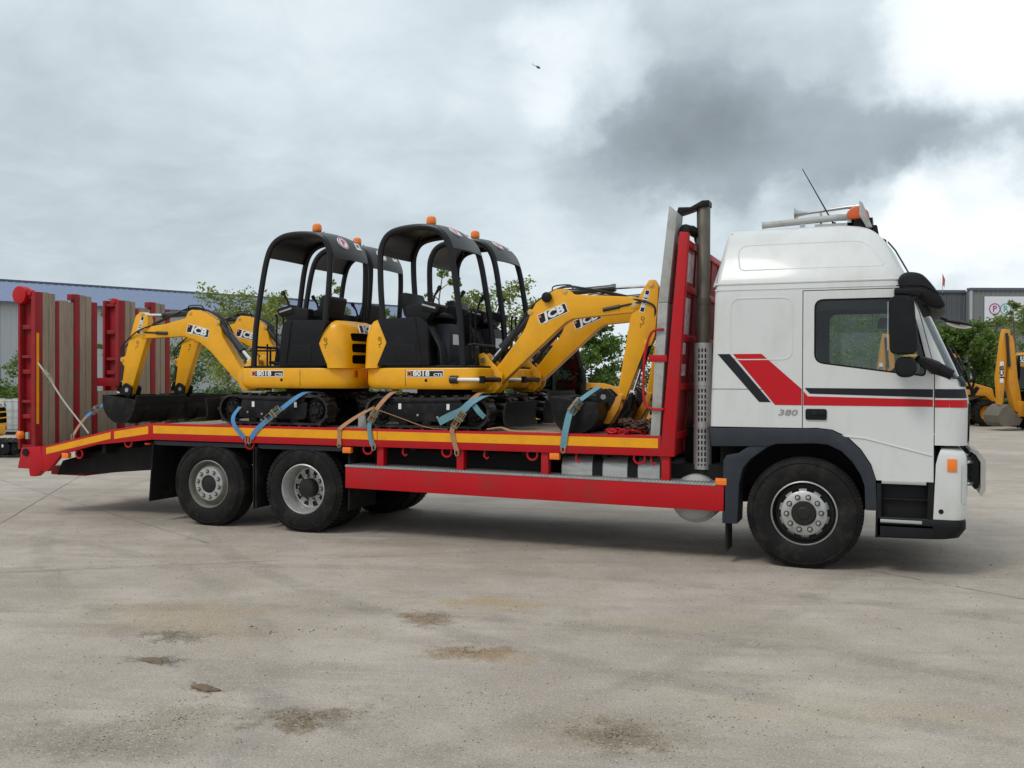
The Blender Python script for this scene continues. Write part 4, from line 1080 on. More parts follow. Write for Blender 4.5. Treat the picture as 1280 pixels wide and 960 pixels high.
for x, zb, sl in ((-7.91, .26, -.06), (-6.385, .25, 0), (-6.35, .27, 0), (-5.06, .30, 0)):
    MB().prism([(x, 1.0), (x + .018, 1.0), (x + .018 + sl, zb), (x + sl, zb)], .03, .64).build('mud_flap', M_rubber, truck)

# ---- deck
def top_z(x): return 1.235 if x > -7.89 else 1.235 - .10 * (-7.89 - x) / .65 if x > -8.54 else 1.135 - (.245) * (-8.54 - x) / 1.16
rail = [(-9.74, .90), (-8.54, 1.155), (-7.89, 1.25), (-1.39, 1.25), (-1.39, 1.042), (-7.89, 1.042), (-8.8, .955), (-9.40, .81), (-9.64, .575), (-9.74, .575)]
for y in (0.0, 2.44): MB().prism(rail, y, y + .06).build('side_rail', M_red, truck, bevel=.006)
def tape(pts): MB().prism(pts, -.0035, -.0005).build('reflective_tape', M_reflect, truck, smooth=False)
def tape_line(xa, xb, zf, h=.098): tape([(xa, zf(xa)), (xb, zf(xb)), (xb, zf(xb) - h), (xa, zf(xa) - h)])
rz = lambda x: 1.222 if x > -7.89 else 1.222 - .095 * (-7.89 - x) / .65 if x > -8.54 else 1.127 - .255 * (-8.54 - x) / 1.20
tape_line(-9.66, -8.56, rz, .085); tape_line(-8.50, -7.95, rz); tape_line(-7.87, -4.665, rz); tape_line(-4.655, -1.42, rz)
bd = None
for i in range(10):
    y0 = .065 + i * .2368
    b_ = MB().box(-7.88, -1.45, 0, .228, 1.205, 1.235).build('deck_board', M_deckwood, truck, bevel=.004) if bd is None else bd.copy()
    if bd is not None: C.objects.link(b_); b_.parent = truck
    bd = b_; b_.location = (0, y0, 0.002 * (i % 3))
bd = None
for i in range(10):
    y0 = .065 + i * .2368
    b_ = MB().prism([(-9.66, .865), (-8.54, 1.105), (-7.885, 1.205), (-7.885, 1.235), (-8.54, 1.135), (-9.66, .895)], 0, .228).build('deck_board', M_deckwood, truck, bevel=.004) if bd is None else bd.copy()
    if bd is not None: C.objects.link(b_); b_.parent = truck
    bd = b_; b_.location = (0, y0, 0)
# posts, side guard, tie rings, marker lamps
for x in (-4.64, -3.64, -2.65, -1.35): MB().box(x - .042, x + .042, .03, .12, .79, 1.05).build('guard_post', M_red, truck, bevel=.006)
MB().prism([(-5.08, .56), (-.74, .515), (-.74, .845), (-.825, .845), (-.825, .765), (-5.08, .80)], .0, .035).build('side_guard', M_red, truck, bevel=.006)
MB().prism([(-5.0, .52), (-.78, .52), (-.78, .80), (-5.0, .80)], 2.47, 2.50).build('side_guard', M_red, truck, bevel=.006)  # unseen far guard, added to block light from behind under the deck
MB().box(-4.9, -2.0, 1.75, 2.3, .50, 1.0).build('underdeck_box', M_chassis, truck, bevel=.02)  # unseen far-side box, added to deepen the shadow beneath the truck
m = MB(); m.cyl((-5.5, 1.25, .56), (-1.3, 1.25, .72), .06, 12); m.box(-1.3, -.2, 1.0, 1.5, .50, .95); m.build('drive_shaft', M_chassis, truck)  # propshaft and gearbox block, also added to darken below the deck
tr = MB(); tr.prism([(-5.08, .803), (-5.08, .826), (-.835, .790), (-.835, .767)], -.004, .29)
for k in range(118):
    x = -5.06 + k * .0359; zt = .826 - .036 * (x + 5.08) / 4.245
    tr.box(x, x + .016, -.010, .28, zt - .016, zt + .006)
tr.build('walkway_tread', M_galv, truck, smooth=False)
for x, z in ((-6.43, 1.03), (-4.80, 1.02), (-3.80, 1.02), (-2.79, 1.02), (-1.62, 1.02), (-9.12, .83), (-8.30, 1.0)):
    MB().tube([(x + .058 * math.cos(2 * PI * k / 16), .03, z - .005 + .058 * math.sin(2 * PI * k / 16)) for k in range(16)], .012, 6, closed=True).build('tie_ring', M_red, truck)
for x, z in ((-5.06, 1.00), (-2.53, 1.01), (-.785, .815), (-9.33, .80)):
    MB().box(x - .055, x + .055, -.008, .05, z - .038, z + .03).build('marker_lamp', M_amber, truck, bevel=.006)
MB().tube([(-7.97, .02, 1.0), (-7.97, .02, .98)], .045, 10).build('marker_lamp', M_redlens, truck)
for x in (-4.35, -3.35, -2.3, -1.5): MB().tube([(x, .05, 1.04), (x, .03, .98), (x + .03, .03, .95), (x + .05, .04, .97)], .011, 6).build('rope_hook', M_red, truck)

# ---- headboard, stack
MB().prism([(-1.40, 1.042), (-1.255, 1.042), (-1.12, 3.30), (-1.21, 3.31)], -.004, .10).build('headboard_post', M_red, truck, bevel=.008)
MB().prism([(-1.40, 1.042), (-1.255, 1.042), (-1.125, 3.17), (-1.20, 3.18)], 2.40, 2.52).build('headboard_post', M_red, truck, bevel=.008)
m = MB(); m.prism([(-1.29, 1.05), (-1.27, 1.05), (-1.145, 3.24), (-1.165, 3.24)], .10, 2.40)
m.build('headboard_sheet', M_red2, truck, smooth=False)
for z in (1.25, 1.75, 2.25, 2.75, 3.20):
    xx = -1.235 + (z - 1.05) * .0585
    MB().box(xx - .10, xx - .015 + (.0), .10, 2.40, z - .035, z + .035).build('headboard_bar', M_red, truck, bevel=.006)
for y in (.55, 1.0, 1.5, 1.95):
    MB().prism([(-1.29, 1.06), (-1.258, 1.06), (-1.133, 3.2), (-1.165, 3.2)], y - .02, y + .02).build('headboard_rib', M_red2, truck)
M_sticker = mat('torn_pale_sticker', (0.62, 0.55, 0.56), 0.6, var=0.2, scale=20, dirt=(0.36, 0.03, 0.05), dirt_amt=1.0, dscale=12)
for y0, y1, z0, z1 in ((.14, .46, 2.82, 3.12), (.14, .42, 2.28, 2.66), (.14, .36, 1.86, 1.98), (.14, .30, 2.08, 2.2)):
    f = lambda z: -1.27 + (z - 1.05) * .0571 + .004
    MB().quad((f(z0), y0, z0), (f(z0), y1, z0), (f(z1), y1, z1), (f(z1), y0, z1)).build('sticker', M_sticker, truck, smooth=False)
MB().prism([(-1.50, 1.25), (-1.405, 1.25), (-1.325, 2.60), (-1.425, 2.60)], .0, .30).prism([(-1.425, 2.604), (-1.325, 2.604), (-1.235, 3.50), (-1.315, 3.58)], .0, .30).build('stake_board', M_greyboard, truck, bevel=.005)
MB().tube(catmull([(-1.36, -.02, 2.33), (-1.47, -.03, 2.31), (-1.53, -.03, 2.18), (-1.56, -.03, 1.98), (-1.56, -.03, 1.62), (-1.50, -.03, 1.53), (-1.36, -.02, 1.52)], 4), .014, 7).build('hand_rail', M_red, truck)
MB().box(-1.52, -1.33, -.012, .0, 2.0, 2.07).build('board_clamp', M_red, truck, bevel=.004)
m = MB(); m.tube(catmull([(-1.20, .12, 3.28), (-1.18, .16, 3.36), (-1.13, .30, 3.35), (-1.11, .5, 3.30), (-1.11, .62, 3.22)], 4), [.045, .05, .055, .055, .05, .04, .04, .05, .055, .05, .04, .04, .05, .05, .045, .04, .03], 8); m.build('hose_bundle', M_black, truck)
EX, EY = -1.03, .34
m = MB(); m.lathe([(.066, 2.15), (.066, 2.60), (.074, 2.60), (.076, 2.66), (.068, 2.67), (.070, 3.58), (.062, 3.60)], (EX, EY, 0), 24, 'Z', closed=False)
st = m.build('exhaust_stack', M_stack, truck, angle=40)
MB().prism([(-1.30, 3.52), (-1.275, 3.60), (-1.15, 3.595), (-1.03, 3.655), (-.96, 3.655), (-.96, 3.60), (-1.06, 3.59), (-1.17, 3.555)], EY - .09, EY + .09).build('rain_flap', M_black, st, bevel=.005)
gm = MB(); seg = 36; nz = 66; z0, z1 = .90, 2.20
V = [[gm.bm.verts.new((EX + .094 * math.cos(2 * PI * k / seg), EY + .094 * math.sin(2 * PI * k / seg), z0 + (z1 - z0) * i / nz)) for k in range(seg)] for i in range(nz + 1)]
for i in range(nz):
    for k in range(seg):
        ang = (k + .5) / seg * 360
        zone = (k % 2 == 1) and 240 < ang < 300
        if zone and i % 3 != 0 and i not in (0, 1, nz - 1, nz - 2) and abs(i - 22) > 1 and abs(i - 44) > 1: continue
        gm.bm.faces.new((V[i][k], V[i][(k + 1) % seg], V[i + 1][(k + 1) % seg], V[i + 1][k]))
gm.build('heat_shield', M_galv, st, angle=60)
MB().cyl((EX, EY, .85), (EX, EY, 2.18), .07, 20).build('exhaust_pipe', M_hub, st)
for z in (1.34, 1.77): MB().lathe([(.094, z - .012), (.099, z - .012), (.099, z + .012), (.094, z + .012)], (EX, EY, 0), 32, 'Z', closed=False).build('shield_band', M_galv, st)
MB().box(-1.35, -.92, .5, 2.0, .95, 1.6).build('gearbox_shadow_box', M_chassis, truck) if False else None
MB().box(-1.28, -.93, .62, 1.9, .70, 1.32).build('battery_box', M_chassis, truck, bevel=.02)
m = MB()
for k, (y, z) in enumerate(((.75, 1.9), (.9, 1.75), (1.05, 1.85))):
    m.tube(catmull([(-1.18, y, z), (-1.08, y + .02, z - .35), (-.98, y, z - .3), (-.90, y - .02, z - .1)], 5), .014, 6)
m.build('air_hose', M_hose, truck)

# ---- ramps
def ramp(y0, roller=True):
    rp = MB()
    rp.box(-10.16, -9.87, y0 + .085, y0 + .11, .86, 2.97); rp.box(-9.93, -9.86, y0, y0 + .125, .86, 2.97)      # outer channel
    rp.box(-10.17, -10.13, y0, y0 + .12, .86, 2.97)
    for z in (.90, 1.5, 2.1, 2.9): rp.box(-10.12, -9.94, y0 + .02, y0 + .08, z - .02, z + .02)
    rp.box(-9.965, -9.93, y0 + .125, y0 + 1.09, .88, 2.84)                                              # backing sheet
    rp.box(-9.93, -9.858, y0 + .345, y0 + .400, .88, 2.87)
    rp.box(-9.93, -9.858, y0 + .665, y0 + .765, .88, 2.99)
    rp.box(-9.93, -9.858, y0 + .985, y0 + 1.085, .88, 2.90)
    rp.box(-9.93, -9.845, y0 + .60, y0 + .665, 2.90, 2.985)
    for z in (1.3, 1.9, 2.5): rp.box(-10.13, -9.965, y0 + .03, y0 + 1.08, z - .03, z + .03)
    fr_ = rp.build('ramp', M_red2, truck, bevel=.006)
    for (a, b_, zt) in ((.130, .232, 2.975), (.237, .338, 2.965), (.405, .555, 2.885), (.560, .658, 2.87), (.770, .876, 2.985), (.880, .980, 2.975)):
        bw = MB().box(-9.928, -9.862 - (.004 if (a * 10) % 2 > 1 else 0), y0 + a, y0 + b_, .90, zt).build('timber_plank', M_wood, fr_, bevel=.006)
    if roller: MB().cyl((-10.12, y0 - .03, 2.93), (-10.12, y0 + .09, 2.93), .12, 24).build('ramp_roller', M_red, fr_, bevel=.008)
    MB().cyl((-9.96, y0 - .01, 2.96), (-9.96, y0 + .06, 2.96), .04, 14).build('hinge_knuckle', M_red, fr_)
    return fr_
r1 = ramp(0.0)
r2 = ramp(1.50, False)
MB().box(-9.858, -9.853, .02, .06, 1.20, 2.42).build('reflective_tape', M_reflect, r1, smooth=False)
MB().box(-9.95, -9.86, 1.09, 1.50, 1.70, 1.82).build('ramp_crossbeam', M_red, truck, bevel=.006)
for a, b_ in ((1.10, 1.28), (1.285, 1.47)): MB().box(-9.93, -9.865, a, b_, .90, 1.63).build('timber_plank', M_wood, truck, bevel=.006)
for y in (0.0, 1.12, 2.40):
    MB().prism([(-10.17, .60), (-10.10, .88), (-9.76, .91), (-9.70, .62), (-9.86, .50), (-9.95, .50), (-9.97, .60)], y - .003, y + .10).build('ramp_hinge', M_red, truck, bevel=.006)
    MB().cyl((-10.02, y - .02, .82), (-10.02, y + .12, .82), .05, 16).build('hinge_pin', M_chassis, truck)
MB().lathe([(0, -.055), (.035, -.05), (.055, -.02), (.055, .02)], (-10.09, -.03, 1.05), 18).build('tail_lamp', M_amber, truck)
MB().box(-10.0, -9.95, -.03, .0, 1.0, 1.09).build('lamp_bracket', M_galv, truck)
# ---------------------------------------------------------------- mini excavators (local x forward, z up from the deck, swing axis at the origin)
def plate_text(text, c, w_, h, ang, s, yoff, parent, size, sx=1.0, shear=.15, lead=False):
    """black plate with white border and letters on a side face; s = -1 right side (y<0), +1 left side"""
    d = Vector((math.cos(ang), 0, math.sin(ang))); up = Vector((-math.sin(ang), 0, math.cos(ang)))
    xr = d if s < 0 else -d
    def pl(hw, hh, y0, y1, mt, nm, par):
        P = [Vector((c[0], 0, c[1])) + d * a * hw + up * b_ * hh for a, b_ in ((-1, -1), (1, -1), (1, 1), (-1, 1))]
        m = MB(); m.prism([(p.x, p.z) for p in P], s * y0, s * y1)
        return m.build(nm, mt, par, smooth=False)
    o = pl(w_ / 2, h / 2, yoff, yoff + .002, M_label, 'badge', parent)
    pl(w_ / 2 - .008, h / 2 - .008, yoff + .002, yoff + .0032, M_decal_black, 'badge_field', o)
    return o, frame(Vector((c[0], s * (yoff + .0034), c[1])), xr, up)

def excavator(pose, label, group):
    ex = empty('mini_excavator')
    tag(ex, label, 'mini excavator', group)
    tdx = .20 if pose == 'out' else .05
    # undercarriage
    for s in (-1, 1):
        y0, y1 = (.255, .485) if s > 0 else (-.485, -.255)
        pts = []; Rr = .180; hx = .60; zc = .205
        for k in range(15):
            a = -PI / 2 + PI * k / 14; pts.append((hx + Rr * math.cos(a), zc + Rr * math.sin(a), math.cos(a), math.sin(a)))
        for k in range(1, 12):
            x = hx - 2 * hx * k / 12; pts.append((x, zc + Rr - .016 * math.sin(PI * k / 12), 0, 1))
        for k in range(15):
            a = PI / 2 + PI * k / 14; pts.append((-hx + Rr * math.cos(a), zc + Rr * math.sin(a), math.cos(a), math.sin(a)))
        for k in range(1, 12): pts.append((-hx + 2 * hx * k / 12, zc - Rr, 0, -1))
        m = MB(); rings = []
        for x, z, nx, nz in pts:
            x += tdx
            rings.append([(x, y0, z), (x, y1, z), (x - nx * .026, y1 - s * .0, z - nz * .026), (x - nx * .026, y0, z - nz * .026)])
        m.loft(rings + [rings[0]], cap=False)
        per = [Vector((p[0], p[1])) for p in pts]; cum = [0]
        for a, b_ in zip(per, per[1:] + per[:1]): cum.append(cum[-1] + (b_ - a).length)
        N = 50
        for k in range(N):
            d = cum[-1] * k / N; i = max(q for q in range(len(per)) if cum[q] <= d + 1e-9)
            t = (d - cum[i]) / max(1e-9, cum[i + 1] - cum[i]); j2 = (i + 1) % len(pts)
            p = per[i].lerp(per[j2], t); n2 = Vector((pts[i][2], pts[i][3])).lerp(Vector((pts[j2][2], pts[j2][3])), t).normalized()
            M = Matrix(((n2.y, 0, n2.x, p.x + tdx), (0, 1, 0, 0), (-n2.x, 0, n2.y, p.y), (0, 0, 0, 1)))
            ym = (y0 + y1) / 2
            if k % 2: m.box(-.017, .017, y0 - .004, ym + .03, -.002, .022, M)
            else: m.box(-.017, .017, ym - .03, y1 + .004, -.002, .022, M)
        m.build('track', M_track, ex, angle=30, merge=False)
        f = MB()
        yo = y1 if s > 0 else y0; yi = y0 if s > 0 else y1
        f.prism(round_poly([(tdx - .47, .09), (tdx - .50, .30), (tdx + .45, .33), (tdx + .50, .10)], .04, 3), min(yo - s * .012, yi + s * .05), max(yo - s * .012, yi + s * .05))
        f.prism([(tdx - .46, .30), (tdx - .46, .345), (tdx + .42, .355), (tdx + .45, .33)], min(yo, yo - s * .03), max(yo, yo - s * .03))
        tf = f.build('track_frame', M_blackpaint, ex, bevel=.01)
        for x, nm in ((-.60, 'sprocket'), (.60, 'idler')):
            q = MB(); ya = yo - s * .02
            prof = [(.150, 0), (.150, .05), (.11, .055), (.10, .02), (.06, .01), (.05, -.01), (0, -.012)]
            q.lathe([(r_, ya - s * t) for r_, t in prof], (tdx + x, 0, .205), 24, closed=False)
            for k in range(8):
                a = 2 * PI * k / 8; cx, cz = tdx + x + .08 * math.cos(a), .205 + .08 * math.sin(a)
                q.cyl((cx, ya - s * .02, cz), (cx, ya + s * .008, cz), .012, 6)
            q.build(nm, M_blackpaint, tf)
        for x in (-.3, 0, .3): MB().lathe([(.06, yo - s * .10), (.062, yo - s * .03), (.03, yo - s * .015), (0, yo - s * .012)], (tdx + x, 0, .09), 14, closed=False).build('roller', M_chassis, tf)
        for x in (-.33, .28): MB().box(tdx + x - .018, tdx + x + .018, min(yo - s * .014, yo - s * .006), max(yo - s * .014, yo - s * .006), .235, .30).build('data_label', M_label, tf, smooth=False)
        for x, z in ((-.1, .17), (.15, .15), (.36, .17)): MB().cyl((tdx + x, yo - s * .02, z), (tdx + x, yo - s * .002, z), .013, 8).build('grease_cap', M_galv, tf)
    MB().box(tdx - .42, tdx + .42, -.27, .27, .17, .37).build('undercarriage', M_chassis, ex, bevel=.03)
    MB().lathe([(0, .34), (.30, .34), (.30, .40), (.27, .41), (.27, .475), (0, .48)], (0, 0, 0), 32, 'Z').build('slew_ring', M_chassis, ex)
    m = MB(); bx = tdx + .98
    m.prism([(bx, .055), (bx - .03, .12), (bx - .035, .22), (bx - .005, .33), (bx + .02, .33), (bx - .008, .22), (bx - .004, .12), (bx + .03, .055)], -.49, .49)
    m.box(bx - .012, bx - .002, -.485, -.46, .06, .32)
    bl = m.build('dozer_blade', M_chassis, ex, bevel=.004)
    for s in (-1, 1): MB().tube([(tdx + .38, s * .17, .25), (bx - .02, s * .22, .18)], .035, 8).build('blade_arm', M_blackpaint, bl)
    MB().cyl((tdx + .35, 0, .32), (bx - .03, 0, .25), .03, 10).build('blade_ram', M_ram, bl)

    # upper structure
    plan = round_poly([(-.50, -.49), (.68, -.49), (.72, -.15), (.72, .15), (.68, .49), (-.50, .49), (-.80, .34), (-.855, .12), (-.855, -.12), (-.80, -.34)], [.25, .13, .1, .1, .13, .25, .2, .15, .15, .2], 4)
    m = MB(); rings = []
    for z, sc in ((.462, .90), (.468, .94), (.49, .975), (.525, .995), (.56, 1.0), (.69, 1.0), (.702, .993), (.706, .985)):
        rings.append([((x + .07) * (1 - (1 - sc) * .75) - .07, y * sc, z) for x, y in plan])
    m.loft(rings); body = m.build('lower_body', M_yellow, ex, angle=32)
    for s in (-1, 1):
        tc = .045 if pose == 'in' else .265
        o, F = plate_text('8018CTS', (tc, .640), .47, .078, 0, s, .490, body, .1)
        lettering('8018', .078, F @ Matrix.Translation((-.045, 0, 0)), M_label, o, bold=.035, sx=1.35)
        lettering('CTS', .046, F @ Matrix.Translation((.165, -.012, 0)), M_label, o, bold=.03, sx=1.35)
        m = MB(); q = F @ Matrix.Translation((-.195, 0, 0))
        for a in ((-.026, -.016), (.016, .026)):
            m.box(a[0], a[1], -.026, .026, 0, .0015, q); m.box(-.016, .016, a[0], a[1], 0, .0015, q)
        m.build('badge_mark', M_amber, o, smooth=False)
        MB().box(-.205, -.200, s * .4895 if s > 0 else -.4912, s * .4912 if s > 0 else -.4895, .50, .69).build('panel_seam', M_decal_black, body, smooth=False)
        MB().cyl((.06, s * .485, .565), (.06, s * .492, .565), .018, 12).build('plug', M_black, body)
    for s in (-1, 1): MB().box(-.835, -.83, s * .25 - .03, s * .25 + .03, .60, .68).build('rear_reflector', M_redlens, body)
    MB().prism(round_poly([(-.5, -.47), (.66, -.47), (.70, 0), (.66, .47), (-.5, .47)], .08), .706, .73, 'Z').build('floor', M_black, ex)
    # rear hood
    def hood_ring(z):
        x0 = lin([(.706, -.58), (1.0, -.455), (1.12, -.50), (1.27, -.60)], z)
        sc = lin([(.706, 1.0), (.95, 1.0), (1.10, .975), (1.20, .92), (1.25, .84), (1.275, .72)], z)
        xr = lin([(.706, -.845), (.95, -.85), (1.10, -.83), (1.2, -.785), (1.25, -.735), (1.275, -.68)], z)
        P = []; K = 24; xs = min(x0, -.52)
        P.append((x0, -.478 * sc))
        for k in range(K + 1):
            a = -PI / 2 + PI * k / K
            c_, s_ = math.cos(a), math.sin(a)
            P.append((xs - .012 - (xs - .012 - xr) * abs(c_) ** .55, .478 * sc * (abs(s_) ** .85) * (1 if s_ > 0 else -1)))
        P.append((x0, .478 * sc))
        return [(x, y, z) for x, y in P]
    m = MB(); m.loft([hood_ring(z) for z in (.706, .8, .9, 1.0, 1.06, 1.12, 1.16, 1.2, 1.23, 1.25, 1.265, 1.275)])
    hood = m.build('engine_hood', [M_yellow, M_black], ex, angle=40)
    cm = MB(); cm.mi = 1
    for z0, z1 in ((.76, .865), (.895, 1.0), (1.03, 1.125)):
        cm.prism(round_poly([(-.31, z0), (.31, z0), (.31, z1), (-.31, z1)], .035, 4), -1.0, -.70, 'X')
    cc = cm.build('cutter', [M_yellow, M_black], None, smooth=False)
    boolean(hood, cc); resmooth(hood, 40); hood.data.name = 'engine_hood'
    for z in (.79, .815, .84, .925, .95, .975, 1.055, 1.08, 1.105): MB().box(-.78, -.745, -.29, .29, z - .004, z + .004).build('grille_slat', M_black, hood, smooth=False)
    F = frame((-.842, 0, 1.175), (0, -1, 0), (.30, 0, 1))
    for hw, hh, dz, mt in ((.20, .050, .006, M_label), (.192, .042, .008, M_decal_black)): MB().box(-hw, hw, -hh, hh, dz - .012, dz, F).build('badge', mt, hood, smooth=False)
    lettering('JCB', .10, F @ Matrix.Translation((0, 0, .009)), M_label, hood, bold=.04, sx=1.7)
    # black side panels, seat base
    m = MB(); m.prism([(-.60, .73), (-.47, 1.0), (-.58, 1.265), (-.10, 1.27), (.06, .73)], -.44, .44); m.build('seat_base', M_vinyl, ex, bevel=.02)
    for s in (-1, 1):
        sp = round_poly([(-.575, .735), (-.45, 1.0), (-.575, 1.275), (.0, 1.285), (.06, 1.20), (.10, .735)], [.01, .02, .03, .05, .06, .01], 3)
        p_ = MB().prism(sp, min(s * .43, s * .485), max(s * .43, s * .485)).build('side_panel', M_black, ex, bevel=.014)
        MB().prism(round_poly([(-.36, .78), (-.36, .98), (-.08, .98), (-.06, .78)], .03), min(s * .484, s * .490), max(s * .484, s * .490)).build('access_cover', M_black, p_, bevel=.003)
        MB().tube([(-.08, s * .487, 1.27), (.0, s * .489, .76)], .006, 5).build('panel_ridge', M_black, p_)
    m = MB(); m.prism(round_poly([(-.30, 1.27), (.10, 1.29), (.10, 1.36), (-.28, 1.35)], .03), -.22, .22)
    m.prism(round_poly([(-.36, 1.30), (-.24, 1.30), (-.33, 1.60), (-.43, 1.58)], .04), -.22, .22)
    m.build('seat', M_vinyl, ex, bevel=.03)
    for s in (-1, 1):
        m = MB(); m.prism(round_poly([(-.24, 1.24), (-.26, 1.42), (.06, 1.46), (.12, 1.38), (-.02, 1.2)], .03), min(s * .27, s * .40), max(s * .27, s * .40))
        m.prism(round_poly([(-.05, 1.36), (-.02, 1.48), (.20, 1.42), (.15, 1.33)], .03), min(s * .25, s * .41), max(s * .25, s * .41))
        pod = m.build('control_pod', M_black, ex, bevel=.015)
        m = MB(); m.tube([(.06, s * .33, 1.44), (.09, s * .33, 1.54), (.14, s * .33, 1.61)], [.014, .013, .02], 8); m.tube([(.14, s * .33, 1.61), (.16, s * .33, 1.645)], [.028, .022], 8)
        m.build('joystick', M_black, pod)
        MB().tube([(-.03, s * .41, 1.43), (.14, s * .415, 1.385)], .012, 6).build('pod_handle', M_greyboard, pod)
    for y in (-.07, .07): MB().tube([(.40, y, .73), (.43, y, 1.05), (.42, y, 1.34), (.44, y, 1.38)], [.013, .012, .012, .02], 6).build('travel_lever', M_blackpaint, ex)
    MB().prism(round_poly([(.36, .73), (.38, .95), (.52, .97), (.56, .73)], .03), -.30, -.05).build('front_console', M_black, ex, bevel=.015)
    m = MB(); m.tube([(.53, -.40, .96), (.57, -.3, .97), (.57, .3, .97), (.53, .40, .96)], .016, 6)
    for y in (-.30, 0, .30): m.tube([(.57, y, .73), (.57, y, .97)], .014, 6)
    m.tube([(.56, .44, .92), (.18, .44, .92)], .012, 6); m.tube([(.30, .44, .73), (.30, .44, 1.0)], .012, 6)
    m.build('guard_rail', M_blackpaint, ex)
    for y in (-.2, .2): MB().prism([(.25, .73), (.25, .76), (.40, .80), (.41, .77)], y - .06, y + .06).build('pedal', M_black, ex)
    MB().cyl((-.05, .38, 1.36), (.0, .38, 1.46), .02, 8).build('belt_reel', M_redlens, ex)
    MB().box(.05, .22, -.20, .20, .74, 1.22).build('seat_box', M_trim, ex, bevel=.02)
    MB().box(.221, .224, -.12, .10, .98, 1.10).build('warning_label', M_label, ex, smooth=False)
    MB().prism(round_poly([(.12, -.40), (.62, -.40), (.62, .40), (.12, .40)], .05), .730, .738, 'Z').build('floor_mat', M_interior, ex)
    m = MB()
    for k in range(5): m.tube(catmull([(.18, -.34 + .05 * k, .74), (.16, -.36 + .05 * k, .95), (.02, -.36 + .03 * k, 1.18)], 4), .012, 5)
    m.build('pilot_hoses', M_hose, ex)
    # canopy
    hoop = catmull([(-.52, 0, 1.255), (-.555, 0, 1.6), (-.57, 0, 1.98), (-.545, 0, 2.14), (-.46, 0, 2.255), (-.30, 0, 2.305), (-.06, 0, 2.318), (.13, 0, 2.285), (.26, 0, 2.185), (.335, 0, 2.0), (.40, 0, 1.65), (.465, 0, 1.2), (.50, 0, .73)], 5)
    m = MB()
    for s in (-1, 1):
        m.tube([(p.x, s * (.44 - .035 * max(0, min(1, (p.z - 1.2) / 1.1))), p.z) for p in hoop], .038, 10, flat=(1, .72))
    can = m.build('canopy_frame', M_canopy, ex)
    sel = [p for p in hoop if p.z > 2.0]
    m = MB(); rings = []
    for i, p in enumerate(sel):
        t = (sel[min(i + 1, len(sel) - 1)] - sel[max(i - 1, 0)]).normalized(); nn = Vector((-t.z, 0, t.x))
        if nn.z < 0: nn = -nn
        if i < 3 and nn.x > 0: nn = -nn
        top, bot = [], []
        for k in range(9):
            u_ = -1 + k / 4; cr_ = .03 * (1 - u_ * u_)
            q = p + nn * (.038 + cr_); top.append((q.x, u_ * .405, q.z))
            q = p + nn * (.012 + cr_); bot.append((q.x, u_ * .405, q.z))
        rings.append(top + bot[::-1])
    m.loft(rings); roof = m.build('canopy_roof', M_roofgrey, ex, angle=50)
    for end in (0, 1):
        i = 6 if end == 0 else len(sel) - 7
        p = sel[i]; t = (sel[i + 1] - sel[i - 1]).normalized()
        if end == 1: t = -t
        xr = Vector((0, -1, 0)) if end == 0 else Vector((0, 1, 0))
        nn = xr.cross(t).normalized()
        for yy, kind in ((.13, 'emblem'), (-.22, 'sticker')):
            if end == 1: yy = -yy
            cr_ = .03 * (1 - (yy / .405) ** 2)
            F = frame(p + nn * (.0415 + cr_) + Vector((0, yy, 0)), xr, t)
            m = MB()
            if kind == 'emblem':
                m.prism([(.105 * math.cos(2 * PI * k / 28), .085 * math.sin(2 * PI * k / 28)) for k in range(28)], -.012, 0, 'Z', F); e1 = m.build('emblem', M_label, roof, smooth=False)
                m = MB()
                for k in range(28):
                    a, b_ = 2 * PI * k / 28, 2 * PI * (k + 1) / 28
                    m.quad(*[F @ Vector((rx * math.cos(q) * 1.22, rx * math.sin(q), .001)) for rx, q in ((.068, a), (.080, a), (.080, b_), (.068, b_))])
                m.build('emblem_ring', M_logo_red, e1, smooth=False)
                lettering('P', .12, F @ Matrix.Translation((0, -.004, .001)), M_logo_red, e1, bold=.04, sx=1.2, depth=.001)
            else:
                m.box(-.055, .055, -.05, .05, -.012, 0, F); e1 = m.build('sticker', M_label, roof, smooth=False)
                m = MB(); m.box(-.02, .025, -.012, .03, 0, .001, F); m.build('sticker_print', M_decal_black, e1, smooth=False)
    bz = 2.375
    MB().lathe([(0, bz - .04), (.064, bz - .03), (.055, bz + .03), (.045, bz + .035), (0, bz + .036)], (-.12, 0, 0), 20, 'Z').build('beacon_base', M_black, ex)
    MB().lathe([(.054, bz + .035), (.060, bz + .05), (.060, bz + .09), (.052, bz + .118), (.03, bz + .135), (0, bz + .139)], (-.12, 0, 0), 20, 'Z', closed=False).build('beacon', M_amber, ex)
    MB().tube(catmull([(-.17, 0, bz - .02), (-.28, .1, 2.38), (-.42, .3, 2.29), (-.50, .41, 2.2), (-.53, .42, 2.1)], 4), .009, 5).build('beacon_cable', M_hose, ex)

    # front equipment
    if pose == 'in':
        kd = 0.0
        boom = [(0.68, 0.66), (0.70, 0.56), (0.78, 0.52), (0.90, 0.62), (1.20, .885), (1.53, 1.175), (1.58, 1.215), (1.66, 1.255), (2.34, 1.31), (2.42, 1.36), (2.42, 1.43), (2.37, 1.48), (1.68, 1.525), (1.62, 1.575), (1.55, 1.595), (1.46, 1.59), (1.36, 1.54), (1.22, 1.44), (1.175, 1.36), (1.08, 1.13), (0.80, 0.78)]
        dip = [(2.52, 1.66), (2.58, 1.66), (2.625, 1.58), (2.61, 1.30), (2.585, 1.05), (2.55, .96), (2.48, 0.92), (2.40, .72), (2.26, 0.36), (2.18, 0.36), (2.175, .44), (2.31, 1.24), (2.36, 1.40), (2.48, 1.60)]
